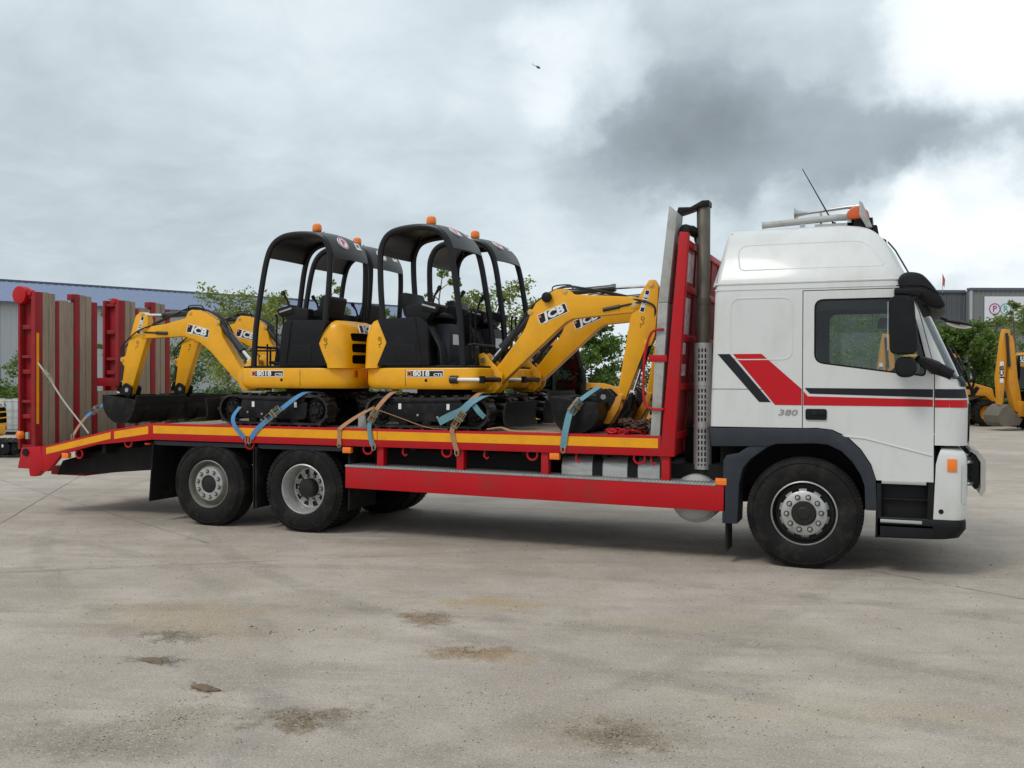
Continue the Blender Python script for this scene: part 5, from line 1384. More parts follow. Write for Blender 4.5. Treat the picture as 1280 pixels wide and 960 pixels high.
        bcyl = ((.66, .80), (.79, .94), (1.17, 1.33)); dcyl = ((1.58, 1.555), (2.13, 1.59), (2.52, 1.60)); kcyl = ((2.515, .985), (2.42, .70), (2.335, .44))
        jc, ja, dt, da = (1.425, 1.318), R(22), (2.475, 1.43), R(74)
        lamp = (1.365, 1.50)
    else:
        kd = .16
        boom = [(0.84, 0.55), (0.85, 0.44), (0.92, 0.42), (1.0, 0.50), (1.46, 0.93), (1.60, 1.03), (1.72, 1.09), (1.88, 1.13), (2.58, 1.11), (2.64, 1.15), (2.62, 1.23), (2.55, 1.26), (2.20, 1.30), (1.86, 1.37), (1.82, 1.45), (1.76, 1.48), (1.62, 1.465), (1.54, 1.435), (1.38, 1.35), (1.30, 1.24), (1.27, 1.13), (0.98, 0.72)]
        dip = [(2.62, 1.47), (2.52, 1.43), (2.49, 1.36), (2.50, 1.14), (2.79, 0.36), (2.87, .31), (2.96, 0.34), (2.895, 0.74), (2.935, .78), (2.935, 0.86), (2.88, .88), (2.80, 1.14), (2.70, 1.42)]
        bcyl = ((.86, .80), (1.0, .94), (1.345, 1.30)); dcyl = ((1.80, 1.435), (2.27, 1.42), (2.57, 1.43)); kcyl = ((2.925, .83), (2.97, .55), (3.0, .40))
        jc, ja, dt, da = (1.655, 1.20), R(13.5), (2.615, 1.29), R(111)
        lamp = None
    kp = MB()
    kpoly = [(.56 + kd, .42), (.50 + kd, .55), (.52 + kd, .86), (.60 + kd, .885), (.84 + kd, .64), (.82 + kd, .50), (.74 + kd, .42)]
    for s in (-1, 1): kp.prism(kpoly, min(s * .075, s * .105), max(s * .075, s * .105))
    kp.box(.44 + kd, .62 + kd, -.075, .075, .43, .52); kp.box(.44 + kd, .62 + kd, -.075, .075, .62, .72)
    king = kp.build('kingpost', M_yellow, ex, bevel=.012)
    for c_ in ((.74 + kd, .60), (.60 + kd, .80)):
        MB().cyl((c_[0], -.118, c_[1]), (c_[0], .118, c_[1]), .028, 12).build('pivot_pin', M_steel, king)
    MB().box(.55, .72 + kd * .8, -.16, .16, .45, .51).box(.55, .72 + kd * .8, -.16, .16, .64, .70).build('swing_bracket', M_yellow, ex, bevel=.012)
    MB().cyl((.37, -.50, .575), (.46, -.50, .575), .046, 14).build('swing_ram', M_ram, ex)
    MB().cyl((.46, -.505, .575), (.735, -.49, .575), .02, 10).build('ram_rod', M_label, ex)  # white colour stands in for the bright reflection on chrome
    MB().cyl((.75, -.485, .615), (.75, -.485, .535), .035, 10).tube([(.75, -.48, .575), (.80, -.3, .575), (.80, -.1, .575)], .028, 8).build('swing_lug', M_blackpaint, ex)
    bm_ = MB(); bm_.prism(boom, -.062, .062); bo = bm_.build('boom', M_yellow, ex, bevel=.012)
    di = MB().prism(dip, -.052, .052).build('dipper', M_yellow, ex, bevel=.011)
    for s in (-1, 1):
        o, F = plate_text('JCB', jc, .36, .115, ja, s, .0625, bo, .12)
        lettering('JCB', .118, F @ Matrix.Translation((.014, 0, 0)), M_label, o, bold=.045, sx=1.35, shear=.12)
        MB().box(-.165, -.14, .015, .04, 0, .001, F).build('badge_mark', M_amber, o, smooth=False)
        d_ = Vector((math.cos(da), 0, math.sin(da)))
        o, F = plate_text('8018', dt, .25, .055, da if s < 0 else da, s, .0525, di, .06)
        lettering('8018', .055, F, M_label, o, bold=.035, sx=1.35)
        # raised pivot bosses
        for q in ((boom[len(boom) // 2 + (0 if pose == 'in' else 1)]),): pass
    for p_, rr, hw, par in (((2.36 if pose == 'in' else 2.57, 1.395 if pose == 'in' else 1.19), .032, .075, di), ((2.545 if pose == 'in' else 2.585, 1.605 if pose == 'in' else 1.435), .022, .066, di), ((2.5 if pose == 'in' else 2.925, .985 if pose == 'in' else .83), .024, .064, di), ((2.215 if pose == 'in' else 2.89, .395 if pose == 'in' else .35), .026, .07, di), ((1.16 if pose == 'in' else 1.34, 1.34 if pose == 'in' else 1.30), .024, .074, bo), ((1.57, 1.56) if pose == 'in' else (1.78, 1.435), .022, .072, bo)):
        MB().cyl((p_[0], -hw, p_[1]), (p_[0], hw, p_[1]), rr * .75, 12).build('pivot_pin', M_steel, par)
        MB().cyl((p_[0], -hw + .006, p_[1]), (p_[0], hw - .006, p_[1]), rr * 1.45, 16).build('pivot_boss', M_yellow, par, bevel=.003)
    for (a, b_, c_), nm, r_ in ((bcyl, 'boom_ram', .045), (dcyl, 'dipper_ram', .038), (kcyl, 'bucket_ram', .036)):
        if nm == 'boom_ram': a, c_ = c_, a
        A, B_, D = [Vector((q[0], 0, q[1])) for q in (a, b_, c_)]
        m = MB(); m.cyl(A, B_, r_, 14); dd = (B_ - A).normalized(); m.cyl(B_ - dd * .04, B_ + dd * .004, r_ + .006, 14)
        m.tube([A + Vector((0, -.05, 0)), A + Vector((0, .05, 0))], r_ * .95, 10)
        ram = m.build(nm, M_ram, ex)
        MB().cyl(B_, D, r_ * .5, 10).tube([D + Vector((0, -.05, 0)), D + Vector((0, .05, 0))], r_ * .8, 10).build('ram_rod', M_chrome, ram)
    # hoses over the boom
    m = MB()
    E_ = Vector((1.5, 0, 1.60)) if pose == 'in' else Vector((1.7, 0, 1.49))
    for k, y in enumerate((-.045, .0, .045)):
        S = Vector((bcyl[0][0] - .10, y, bcyl[0][1] - .15)); Q = Vector((bcyl[2][0] - .03, y, bcyl[2][1] + .05))
        T_ = Vector((dcyl[1][0] + .15, y, dcyl[1][1] - .10 - .01 * k))
        m.tube(catmull([S, S.lerp(Q, .5) + Vector((.03, 0, -.02)), Q, E_ + Vector((0, y, .0 + .01 * k)), E_.lerp(T_, .5) + Vector((0, y * .5, .03)), T_], 6), .0105, 6)
    D2 = Vector((dip[0][0], 0, dip[0][1])); K = Vector((kcyl[0][0], 0, kcyl[0][1]))
    off = .065 if pose == 'in' else .09
    for y in (-.02, .025):
        m.tube(catmull([Vector((dcyl[1][0] + .1, y, dcyl[1][1] - .12)), Vector((D2.x - .1, y * 3.4, D2.z - .22)), Vector((D2.x + off, y * 3.2, D2.z - .30)), K + Vector((.04, y, .16)), K + Vector((.03, y, -.02))], 6), .0105, 6)
    m.build('hydraulic_hoses', M_hose, ex)
    for s in (-1, 1):
        a = Vector((dcyl[1][0] - .12, s * .064, dcyl[1][1] - .245)); b_ = a + Vector((.42, 0, .075 if pose == 'in' else .02))
        MB().tube([a, a.lerp(b_, .45)], .022, 8).tube([a.lerp(b_, .45), b_], .012, 6).build('hose_fitting', M_hose, bo)
    if lamp:
        for s in (-1, 1): MB().lathe([(0, s * .06), (.045, s * .065), (.058, s * .085), (.058, s * .11), (.045, s * .118), (0, s * .118)], (lamp[0], 0, lamp[1]), 18).build('work_lamp', M_black, bo)
    MB().tube(catmull([(E_.x - .12, .055, E_.z - .03), (E_.x - .10, .055, E_.z + .035), (E_.x + .1, .055, E_.z + .04), (E_.x + .12, .055, E_.z - .03)], 4), .008, 5).build('boom_eye', M_blackpaint, bo)
    # stencilled lifting mark on dipper and hood
    for s in (-1, 1):
        for c_, an, yo, par in (((2.44, 1.20) if pose == 'in' else (2.68, 1.02), R(74) - PI / 2 if pose == 'in' else R(111) - PI / 2, .0523, di), ((-.545, 1.0), 0, .4785, hood)):
            d = Vector((math.cos(an), 0, math.sin(an))); F = frame((c_[0], s * yo, c_[1]), d if s < 0 else -d, Vector((-math.sin(an), 0, math.cos(an))))
            m = MB()
            for a0, a1, r_, cy in ((0, 2 * PI, .018, .045), (-2.4, 1.2, .022, 0.0)):
                K = 12
                for k in range(K):
                    a, b_ = a0 + (a1 - a0) * k / K, a0 + (a1 - a0) * (k + 1) / K
                    m.quad(*[F @ Vector((rr * math.cos(q), cy + rr * math.sin(q), .0012)) for rr, q in ((r_ - .0035, a), (r_ + .0035, a), (r_ + .0035, b_), (r_ - .0035, b_))])
            for z0, z1 in ((-.06, -.035),): m.quad(*[F @ Vector(q) for q in ((-.003, z0, .0012), (.003, z0, .0012), (.003, z1, .0012), (-.003, z1, .0012))])
            m.build('lifting_mark', M_decal_black, par, smooth=False)
    # bucket: curved shell, side plates, lip, ears
    if pose == 'in':
        ox, hwid = -.80, .46
        sh = [(2.33, .40), (2.36, .22), (2.42, .08), (2.53, -.005), (2.67, -.002), (2.80, .08), (2.87, .20), (2.875, .33)]
    else:
        ox, hwid = 0, .47
        sh = [(2.32, .30), (2.345, .17), (2.41, .05), (2.52, -.005), (2.66, .0), (2.79, .09), (2.86, .22), (2.86, .36)]
    P = catmull([(x + ox, 0, z) for x, z in sh], 4); n = len(P); outp = []
    cx = sum(p.x for p in P) / n; cz = .32
    inn = [p + (Vector((cx, 0, cz)) - p).normalized() * .018 for p in P]
    m = MB(); m.prism([(p.x, p.z) for p in P] + [(p.x, p.z) for p in inn[::-1]], -hwid, hwid)
    bu = m.build('bucket', M_blackpaint, ex, angle=40)
    for s in (-1, 1):
        MB().prism([(p.x, p.z) for p in inn], min(s * (hwid - .016), s * hwid), max(s * (hwid - .016), s * hwid)).build('side_plate', M_blackpaint, bu, bevel=.004)
    MB().prism([(P[0].x - .012, P[0].z - .06), (P[0].x - .03, P[0].z + .05), (P[0].x - .012, P[0].z + .055), (P[0].x + .014, P[0].z - .06)], -hwid - .004, hwid + .004).build('cutting_edge', M_chassis, bu, bevel=.003)
    for s in (-1, 1):
        x_, z_ = P[-1].x, P[-1].z
        MB().prism(round_poly([(x_ - .10, z_ - .05), (x_ - .14, z_ + .10), (x_ - .02, z_ + .16), (x_ + .09, z_ + .06), (x_ + .01, z_ - .10)], .03), min(s * .07, s * .095), max(s * .07, s * .095)).build('ear', M_blackpaint, bu, bevel=.004)
        MB().cyl((x_ - .05, s * .10, z_ + .06), (x_ - .05, s * .06, z_ + .06), .03, 12).build('pivot_pin', M_steel, bu)
    for yy in (-.22, .22): MB().prism([(p.x, p.z) for p in P[4:-6]] + [((p + (p - Vector((cx, 0, cz))).normalized() * .012).x, (p + (p - Vector((cx, 0, cz))).normalized() * .012).z) for p in P[4:-6]][::-1], yy - .03, yy + .03).build('wear_strip', M_chassis, bu)
    tip = Vector((dip[8][0], 0, dip[8][1])) if pose == 'in' else Vector((2.90, 0, .35))
    if pose == 'in':
        for s in (-1, 1):
            MB().prism(round_poly([(2.245, .42), (2.17, .40), (2.03, .20), (2.02, .10), (2.09, .09), (2.20, .27)], .025), min(s * .055, s * .085), max(s * .055, s * .085)).build('quick_hitch', M_yellow_old, ex, bevel=.006)
            MB().tube([(2.335, s * .045, .44), (2.31, s * .045, .26), (2.22, s * .045, .16)], .022, 8).build('tipping_link', M_blackpaint, ex)
    else:
        for s in (-1, 1):
            MB().tube([(3.0, s * .05, .40), (2.95, s * .05, .52)], .02, 8).build('tipping_link', M_blackpaint, ex)
    return ex

GR = 'mini excavators carried on the truck'
exA = excavator('out', 'yellow mini excavator nearest the camera, boom reaching left towards the ramps', GR)
exC = excavator('in', 'yellow mini excavator nearest the camera, boom reaching right towards the headboard', GR)
exB = copy_tree(exA); exD = copy_tree(exC)
ZD = 1.238
exA.location, exA.rotation_euler = (-6.0, .64, ZD), (0, 0, PI)
exB.location, exB.rotation_euler = (-6.15, 1.86, ZD), (0, 0, PI)
exC.location = (-4.18, .64, ZD); exD.location = (-4.15, 1.86, ZD)
exB['label'] = 'yellow mini excavator on the far side of the deck behind the left-facing one'
exD['label'] = 'yellow mini excavator on the far side of the deck behind the right-facing one'
exE = copy_tree(exA); del exE['group']
exE['label'] = 'mini excavator cut off by the left frame edge, only its track end and rear showing'
exE.location, exE.rotation_euler = (-19.16, 6.455, 0), (0, 0, PI + .376)
for ch in exE.children:          # this one stands with its tracks further back under the body
    if ch.name.split('.')[0] in ('track', 'track_frame', 'undercarriage', 'dozer_blade'): ch.location.x -= 1.0

# ---------------------------------------------------------------- straps and loose gear
def strap(pts, mtl, w_, label, ratchet=None, hook=None, name='ratchet_strap', group='lashing straps on the deck', rm=None, side=(1, 0, 0)):
    s = empty(name, pts[-1]); tag(s, label, 'strap', group)
    o = Vector(pts[-1])
    MB().ribbon([Vector(p) - o for p in catmull(pts, 5)], w_, .005, side).build('webbing', mtl, s, angle=60)
    if ratchet is not None:
        a, b_ = [Vector(q) - o for q in ratchet]; d = (b_ - a); L_ = d.length
        F = frame(a, d, Vector((0, 0, 1)).cross(d).cross(d) if abs(d.normalized().z) < .9 else (1, 0, 0))
        m = MB()
        for k in (-1, 1): m.box(0, L_, k * (w_ / 2 + .008) - .003, k * (w_ / 2 + .008) + .003, -.015, .03, F)
        m.cyl(F @ Vector((L_ * .45, -w_ / 2 - .02, .012)), F @ Vector((L_ * .45, w_ / 2 + .02, .012)), .018, 10)
        m.cyl(F @ Vector((L_ * .95, -w_ / 2 - .012, .012)), F @ Vector((L_ * .95, w_ / 2 + .012, .012)), .012, 8)
        m.box(L_ * .55, L_ * .62, -w_ / 2 - .006, w_ / 2 + .006, .022, .036, F); m.box(L_ * .02, L_ * .10, -w_ / 2 - .006, w_ / 2 + .006, .008, .02, F)
        for q in (-.3, .3): m.box(L_ * .1, L_ * .55, q * w_ - .004, q * w_ + .004, .024, .034, F)
        m.build('ratchet', M_gold, s, bevel=.002)
    if hook is not None:
        h = Vector(hook) - o
        MB().tube([h + Vector((-.02, 0, .05)), h + Vector((-.02, -.008, .0)), h + Vector((0, -.012, -.03)), h + Vector((.02, -.005, -.01)), h + Vector((.02, .015, .02))], .008, 6).tube([h + Vector((.022, 0, .05)), h + Vector((.02, -.008, .0))], .008, 6).build('claw_hook', M_gold, s)
    return s
strap([(-6.64, .12, 1.47), (-6.66, .02, 1.36), (-6.62, -.014, 1.25), (-6.48, -.012, 1.10)], M_blue, .055, 'blue lashing strap on the left side of the left excavator track, hanging in a curve', hook=(-6.44, -.01, 1.06))
strap([(-5.60, .34, 1.645), (-5.76, .16, 1.64), (-6.05, .02, 1.40), (-6.28, -.012, 1.22), (-6.38, -.012, 1.10)], M_blue, .065, 'taut bright blue lashing strap slanting across the left excavator track', ratchet=((-5.98, .02, 1.47), (-6.16, -.012, 1.32)), hook=(-6.40, -.01, 1.06))
strap([(-4.52, .50, 1.66), (-4.64, .33, 1.60), (-4.95, .10, 1.40), (-5.13, -.008, 1.255), (-5.15, -.012, 1.20), (-5.155, -.012, 1.06)], M_tan, .052, 'orange-tan lashing strap slanting down between the left and right excavators', hook=(-5.155, -.01, 1.05))
strap([(-4.46, .34, 1.655), (-4.55, .16, 1.66), (-4.68, .06, 1.50), (-4.75, -.012, 1.32), (-4.745, -.014, 1.20), (-4.70, -.012, 1.05)], M_tan, .055, 'short tan strap with teal tail at the rear of the right excavator track', ratchet=((-4.70, .045, 1.47), (-4.75, -.012, 1.33)), hook=(-4.70, -.01, 1.03))
strap([(-4.745, -.018, 1.34), (-4.752, -.026, 1.22), (-4.715, -.022, 1.06)], M_teal_web, .05, 'teal strap tail hanging below the ratchet over the yellow deck edge', group=None, name='strap_tail')
strap([(-4.65, .03, 1.46), (-4.4, .05, 1.38), (-4.05, .03, 1.28), (-3.8, .05, 1.262)], M_tan, .02, 'loose tan strap end trailing along the deck beside the right track', group=None, name='loose_strap', side=(0, 1, 0))
strap([(-3.44, .34, 1.65), (-3.46, .15, 1.66), (-3.58, .06, 1.52), (-3.70, -.012, 1.30), (-3.71, -.014, 1.20), (-3.66, -.012, 1.03)], M_tan, .055, 'tan strap with a ratchet at the front of the right excavator track', ratchet=((-3.60, .04, 1.46), (-3.70, -.014, 1.29)), hook=(-3.66, -.01, 1.0))
strap([(-3.36, .34, 1.63), (-3.40, .14, 1.63), (-3.52, .05, 1.56), (-3.62, .03, 1.47), (-3.78, .03, 1.40), (-3.9, .03, 1.34)], M_teal_web, .085, 'bunched faded teal strap draped over the front of the right track', group=None, name='loose_strap')
strap([(-3.50, .06, 1.55), (-3.42, .05, 1.46), (-3.36, .06, 1.40)], M_teal_web, .06, 'teal strap end folded beside the tan ratchet', group=None, name='strap_tail')
strap([(-2.16, .40, 1.74), (-2.25, .24, 1.65), (-2.36, .08, 1.52), (-2.40, -.012, 1.30), (-2.43, -.014, 1.10)], M_teal_web, .07, 'pale blue-grey strap with a ratchet pulled down over the deck edge near the headboard', ratchet=((-2.30, .16, 1.60), (-2.37, .04, 1.47)), hook=(-2.43, -.01, 1.07))
strap([(-8.90, .30, 1.50), (-9.05, .20, 1.38), (-9.12, .14, 1.30)], M_blue, .06, 'short blue strap holding the left excavator bucket', ratchet=((-8.98, .25, 1.44), (-9.07, .19, 1.36)), group=None)
strap([(-9.12, .14, 1.30), (-9.20, .08, 1.16), (-9.22, .03, 1.06)], M_tan, .045, 'tan strap below the blue one by the left bucket', hook=(-9.22, .02, 1.03), group=None)
rs = strap([(-9.83, .02, 2.02), (-9.60, .0, 1.80), (-9.35, -.01, 1.52), (-9.0, -.01, 1.18), (-8.92, -.01, 1.10)], M_greyweb, .022, 'thin pale lashing strap with a ratchet tying the near ramp to the sloping tail', ratchet=((-9.72, .01, 1.92), (-9.56, .0, 1.74)), group=None)
M_soot = mat('dark_rag', (0.02, 0.02, 0.022), 0.8, var=0.4, scale=9, bump=.4, bscale=30)
M_rust = mat('rusty_chain', (0.10, 0.055, 0.035), 0.7, metal=.3, var=.4, scale=20)
def chain_heap(x, y, n, spread, mtl, label, name, seed, hmax=.10):
    rn2 = random.Random(seed); m = MB()
    for k in range(n):
        c_ = Vector((rn2.gauss(0, spread), rn2.gauss(0, spread * .8), rn2.uniform(.012, hmax) * (1)))
        A = Matrix.Rotation(rn2.uniform(0, 6.28), 3, 'Z') @ Matrix.Rotation(rn2.uniform(-1, 1), 3, 'X')
        m.tube([c_ + A @ Vector((.042 * math.cos(2 * PI * q / 10), .024 * math.sin(2 * PI * q / 10), 0)) for q in range(10)], .009, 5, closed=True)
    o = m.build(name, mtl); o.location = (x, y, ZD)
    tag(o, label, 'chain'); return o
chain_heap(-1.72, .45, 90, .13, M_rust, 'heap of dark rusty chain on the deck at the foot of the headboard', 'chain_heap', 3, .16)
chain_heap(-1.85, .22, 26, .09, M_red, 'small heap of red chain links on the deck edge before the headboard', 'chain_heap', 8, .05)
m = MB(); m.tube(catmull([(-2.05, .25, ZD + .02), (-1.95, .2, ZD + .06), (-1.85, .28, ZD + .02), (-1.75, .2, ZD + .05), (-1.66, .24, ZD + .03)], 5), .012, 6)
tag(m.build('lever_bar', M_red), 'bent red lever bar lying on the deck by the red chain', 'lever bar')
m = MB(); m.prism(round_poly([(-5.02, ZD), (-5.02, ZD + .15), (-4.98, ZD + .20), (-4.92, ZD + .14), (-4.90, ZD)], .03), .18, .40)
tag(m.build('rag_bundle', M_greyboard, bevel=.03), 'crumpled grey bag on the deck between the two rows of tracks', 'bag')
strap([(-3.35, .1, ZD + .03), (-3.2, .16, ZD + .05), (-3.05, .1, ZD + .02), (-2.75, .14, ZD + .015), (-2.5, .1, ZD + .01)], M_tan, .04, 'tan rope-like strap lying loose on the deck before the blade', group=None, name='loose_strap', side=(0, 1, .3))

# ---------------------------------------------------------------- liquid tank at the left edge
ibc = empty('liquid_tank', (-25.55, 13.2, 0), .376)
tag(ibc, 'white plastic liquid tank in a wire cage standing on the yard at the left edge', 'tank')
M_hdpe = mat('milky_plastic', (0.50, 0.52, 0.50), 0.45, var=.08, dirt=(.3, .3, .28), dirt_amt=.4)
MB().prism(round_poly([(-.56, -.46), (.56, -.46), (.56, .46), (-.56, .46)], .1), .16, 1.10, 'Z').build('bottle', M_hdpe, ibc, bevel=.04)
MB().lathe([(0, 1.10), (.11, 1.10), (.11, 1.14), (0, 1.14)], (0, 0, 0), 16, 'Z').build('cap', M_black, ibc)
m = MB()
for x in (-.6, -.36, -.12, .12, .36, .6):
    for y in (-.5, .5): m.tube([(x, y, .12), (x, y, 1.12)], .011, 5)
for y in (-.25, 0, .25):
    for x in (-.6, .6): m.tube([(x, y, .12), (x, y, 1.12)], .011, 5)
for z in (.14, .36, .58, .80, 1.12): m.tube([(-.6, -.5, z), (.6, -.5, z), (.6, .5, z), (-.6, .5, z)], .011, 5, closed=True)
m.build('cage', M_galv, ibc)
for y in (-.42, 0, .42): MB().box(-.6, .6, y - .06, y + .06, 0, .1).build('pallet_runner', M_black, ibc)
MB().box(-.6, .6, -.5, .5, .1, .125).build('pallet_top', M_galv, ibc)

# ---------------------------------------------------------------- backhoe loaders in the background
def backhoe(label, loc, rz):
    b = empty('backhoe_loader', loc, rz); tag(b, label, 'backhoe loader')
    Y, K = M_yellow_old, M_chassis
    MB().box(-1.5, 1.6, -.42, .42, .55, 1.05).box(-1.75, -1.35, -1.05, 1.05, .45, 1.0).build('chassis', K, b, bevel=.03)
    m = MB(); m.prism([(.25, 1.0), (.25, 1.72), (.9, 1.70), (1.65, 1.48), (1.75, 1.0)], -.42, .42); bn = m.build('bonnet', Y, b, bevel=.05)
    for s in (-1, 1): MB().prism([(.55, 1.15), (.50, 1.58), (.85, 1.57), (.95, 1.15)], min(s * .41, s * .428), max(s * .41, s * .428)).build('side_grille', M_black, bn, bevel=.005)
    for x, y, r_, w_ in ((-.95, .82, .70, .42), (1.25, .78, .52, .36)):
        for s in (-1, 1):
            t = MB(); hw = w_ / 2
            t.lathe([(r_ * .55, -hw * .8), (r_ * .62, -hw), (r_ * .85, -hw), (r_ * .95, -hw * .85), (r_ * .95, hw * .85), (r_ * .85, hw), (r_ * .62, hw), (r_ * .55, hw * .8)], (0, 0, 0), 32, closed=False)
            for k in range(20):
                a = 2 * PI * k / 20
                for q in (-1, 1):
                    A = Matrix.Rotation(-(a + (q > 0) * PI / 20), 4, 'Y') @ Matrix.Rotation(q * .5, 4, 'X')
                    t.box(r_ * .93, r_, -.03 if q > 0 else -hw * 1.05, hw * 1.05 if q > 0 else .03, -.028, .028, A)
            wh = t.build('wheel', M_rubber, b, angle=40); wh.location = (x, s * y, r_)
            MB().lathe([(r_ * .56, -hw * .75), (r_ * .50, -hw * .6), (r_ * .46, -hw * .2), (r_ * .2, -hw * .25), (r_ * .18, -hw * .5), (0, -hw * .5)], (0, 0, 0), 24, closed=False).lathe([(r_ * .56, hw * .75), (r_ * .50, hw * .6), (r_ * .46, hw * .2), (r_ * .2, hw * .25), (r_ * .18, hw * .5), (0, hw * .5)], (0, 0, 0), 24, closed=False).build('rim', Y, wh)
    for s in (-1, 1):
        MB().prism(catmull([(-1.75, 1.15), (-1.6, 1.42), (-1.2, 1.56), (-.7, 1.56), (-.3, 1.42), (-.15, 1.1)], 3) and [(p.x, p.y) for p in catmull([(-1.75, 1.15), (-1.6, 1.45), (-1.2, 1.56), (-.7, 1.56), (-.3, 1.42), (-.15, 1.1), (-.22, 1.1), (-.38, 1.38), (-.75, 1.51), (-1.2, 1.51), (-1.55, 1.4), (-1.68, 1.15)], 2)], min(s * .6, s * 1.05), max(s * .6, s * 1.05)).build('mudguard', M_black, b)
    cab_ = MB()
    for s in (-1, 1):
        for pts in ([(-1.45, 1.2), (-1.50, 2.0), (-1.35, 2.72)], [(-.45, 1.1), (-.45, 2.74)], [(.30, 1.05), (.36, 1.8), (.12, 2.72)]):
            cab_.tube([(x, s * .66, z) for x, z in pts], .045, 6)
        cab_.tube([(-1.45, s * .66, 1.5), (.33, s * .66, 1.35)], .04, 6)
    cb = cab_.build('cab_frame', M_black, b)
    MB().prism(round_poly([(-1.48, 2.70), (-1.42, 2.82), (.1, 2.84), (.28, 2.72), (.2, 2.68)], .05), -.72, .72).build('cab_roof', Y, b, bevel=.03)
    MB().box(-1.4, .25, -.62, .62, 1.0, 1.12).build('cab_floor', M_black, b)
    for s in (-1, 1): MB().prism([(-1.45, 1.5), (-1.49, 2.0), (-1.35, 2.70), (.12, 2.70), (.35, 1.8), (.33, 1.36)], min(s * .655, s * .662), max(s * .655, s * .662)).build('side_glass', M_glass_dark, cb, smooth=False)
    MB().quad((-1.47, -.64, 1.5), (-1.47, .64, 1.5), (-1.36, .64, 2.68), (-1.36, -.64, 2.68)).build('rear_glass', M_glass_dark, cb, smooth=False)
    MB().quad((.35, -.64, 1.72), (.35, .64, 1.72), (.13, .64, 2.68), (.13, -.64, 2.68)).build('front_glass', M_glass_dark, cb, smooth=False)
    MB().prism(round_poly([(-.95, 1.2), (-.9, 1.5), (-.5, 1.5), (-.45, 1.2)], .05), -.25, .25).prism(round_poly([(-.98, 1.45), (-1.05, 2.15), (-.93, 2.15), (-.84, 1.5)], .05), -.24, .24).build('seat', M_vinyl, b, bevel=.03)
    for s in (-1, 1):
        MB().prism([(.30, 1.25), (.32, 1.45), (1.4, 1.40), (2.1, .62), (2.15, .38), (2.0, .40), (1.9, .58), (1.3, 1.18)], min(s * .5, s * .62), max(s * .5, s * .62)).build('loader_arm', Y, b, bevel=.015)
        MB().cyl((.5, s * .56, .95), (1.3, s * .56, 1.2), .05, 10).build('loader_ram', M_ram, b)
        MB().prism([(-1.75, .95), (-1.6, .95), (-1.6, .25), (-1.75, .25)], min(s * .95, s * 1.1), max(s * .95, s * 1.1)).build('stabiliser', Y, b, bevel=.02)
    m = MB(); bp_ = [(2.15, .55), (2.10, .25), (2.25, .08), (2.95, .04), (2.95, .07), (2.32, .13), (2.2, .30), (2.35, .85), (2.30, .90)]
    m.prism(bp_, -1.12, 1.12); m.prism([(2.15, .55), (2.1, .25), (2.25, .08), (2.95, .05), (2.33, .88)], -1.12, -1.09); m.prism([(2.15, .55), (2.1, .25), (2.25, .08), (2.95, .05), (2.33, .88)], 1.09, 1.12)
    m.build('loader_bucket', Y, b)
    # folded rear arm
    MB().box(-1.95, -1.72, -.22, .22, .5, 1.05).build('kingpost', Y, b, bevel=.02)
    MB().prism([(-1.90, .62), (-1.78, .95), (-1.96, 1.9), (-2.10, 3.2), (-2.18, 3.42), (-2.30, 3.40), (-2.28, 2.6), (-2.30, 1.7), (-2.05, .70)], -.15, .15).build('boom', Y, b, bevel=.015)
    dp = MB().prism([(-2.22, 3.30), (-2.24, 3.62), (-2.44, 3.66), (-2.52, 3.3), (-2.70, 1.9), (-2.62, .92), (-2.50, .88), (-2.42, 1.8), (-2.32, 3.0)], -.11, .11).build('dipper', Y, b, bevel=.015)
    for s in (-1, 1):
        F = frame((-2.555, s * .113, 2.1), (0, 0, 1) if s > 0 else (0, 0, 1), (1, 0, 0) if s > 0 else (-1, 0, 0))
        MB().box(-.38, .38, -.07, .07, -.004, .0, F).build('badge', M_label, dp, smooth=False)
        lettering('JCB', .2, F @ Matrix.Translation((0, 0, .001)), M_decal_black, dp, bold=.04, sx=1.5)
    MB().cyl((-1.98, 0, 1.3), (-2.02, 0, 2.4), .065, 10).build('boom_ram', M_ram, b)
    MB().cyl((-2.40, -.16, 3.5), (-2.30, -.16, 2.3), .05, 10).build('dipper_ram', M_ram, b)
    m = MB(); m.prism([(-2.52, .95), (-2.75, .80), (-2.90, .55), (-2.86, .30), (-2.70, .16), (-2.10, .20), (-1.98, .42), (-2.0, .44), (-2.12, .24), (-2.66, .22), (-2.82, .34), (-2.84, .54), (-2.72, .76), (-2.45, .85)], -.46, .46)
    for s in (-1, 1): m.prism([(-2.52, .92), (-2.75, .80), (-2.90, .55), (-2.86, .30), (-2.70, .16), (-2.12, .21), (-2.02, .42)], min(s * .44, s * .46), max(s * .44, s * .46))
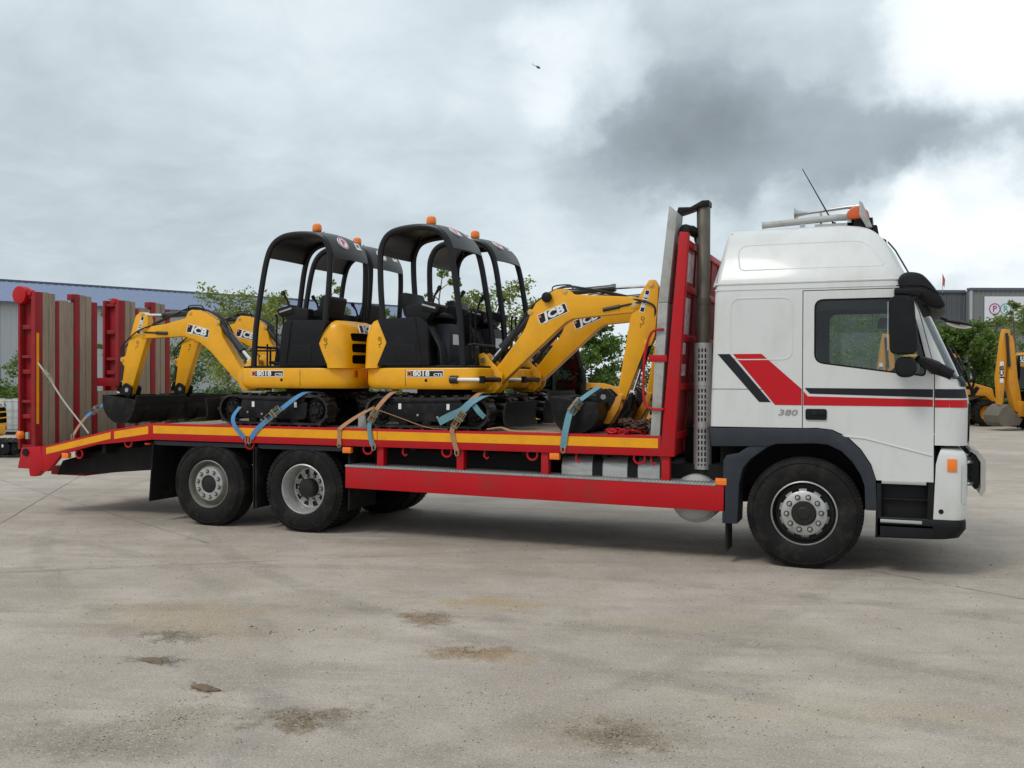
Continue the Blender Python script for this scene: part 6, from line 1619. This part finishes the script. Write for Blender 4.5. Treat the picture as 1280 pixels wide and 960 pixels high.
    m.build('digging_bucket', mat('worn_bucket_steel', (.15, .13, .10), .6, metal=.3, var=.3, scale=5) if 'worn_bucket_steel' not in bpy.data.materials else bpy.data.materials['worn_bucket_steel'], b, bevel=.01)
    return b
backhoe('yellow backhoe loader parked behind the truck, glimpsed under the right-hand booms', (-7.3, 15.1, 0), .376)
backhoe('backhoe loader at the right frame edge with its folded yellow arm upright', (6.62, 30.4, 0), .376 + .12)
backhoe('backhoe loader showing a black front wheel between the cab nose and the upright arm', (2.75, 32.55, 0), .30)

# ---------------------------------------------------------------- helicopter in the distance
h = empty('helicopter', (-411.9, 1120.0, 388.3), .376 - .15); h.rotation_euler = (R(8), R(22), .376 - .3)
tag(h, 'tiny dark helicopter high in the clouds above the excavators', 'helicopter')
m = MB(); m.loft([[(x, w_ * math.cos(2 * PI * k / 12), z + hh * math.sin(2 * PI * k / 12)) for k in range(12)] for x, w_, hh, z in ((4.1, .1, .1, -.5), (3.6, .7, .6, -.35), (2.4, 1.1, 1.15, 0), (.6, 1.15, 1.3, .1), (-1.2, .8, .9, .3), (-2.6, .3, .35, .6), (-7.6, .12, .16, .9))])
M_heli = mat('helicopter_grey', (.03, .033, .04), .5)
m.build('fuselage', M_heli, h)
MB().prism([(-7.2, .8), (-8.4, 2.4), (-7.8, 2.5), (-6.6, .9)], -.06, .06).prism([(-6.6, .7), (-6.0, .9), (-6.2, 1.0), (-6.7, .9)], -1.1, 1.1).build('tail_fin', M_heli, h)
MB().cyl((0, 0, 1.3), (0, 0, 1.9), .12, 8).build('rotor_mast', M_heli, h)
for k in range(4):
    A = Matrix.Translation((0, 0, 1.9)) @ Matrix.Rotation(PI / 2 * k + .3, 4, 'Z')
    MB().box(.2, 5.2, -.16, .16, -.03, .03, A).build('rotor_blade', M_heli, h, smooth=False)
for s in (-1, 1): MB().tube([(2.2, s * .9, -1.7), (-1.0, s * .9, -1.7)], .07, 6).tube([(1.4, s * .5, -.9), (1.4, s * .9, -1.7)], .05, 6).tube([(-.3, s * .5, -.8), (-.3, s * .9, -1.7)], .05, 6).build('skid', M_heli, h)
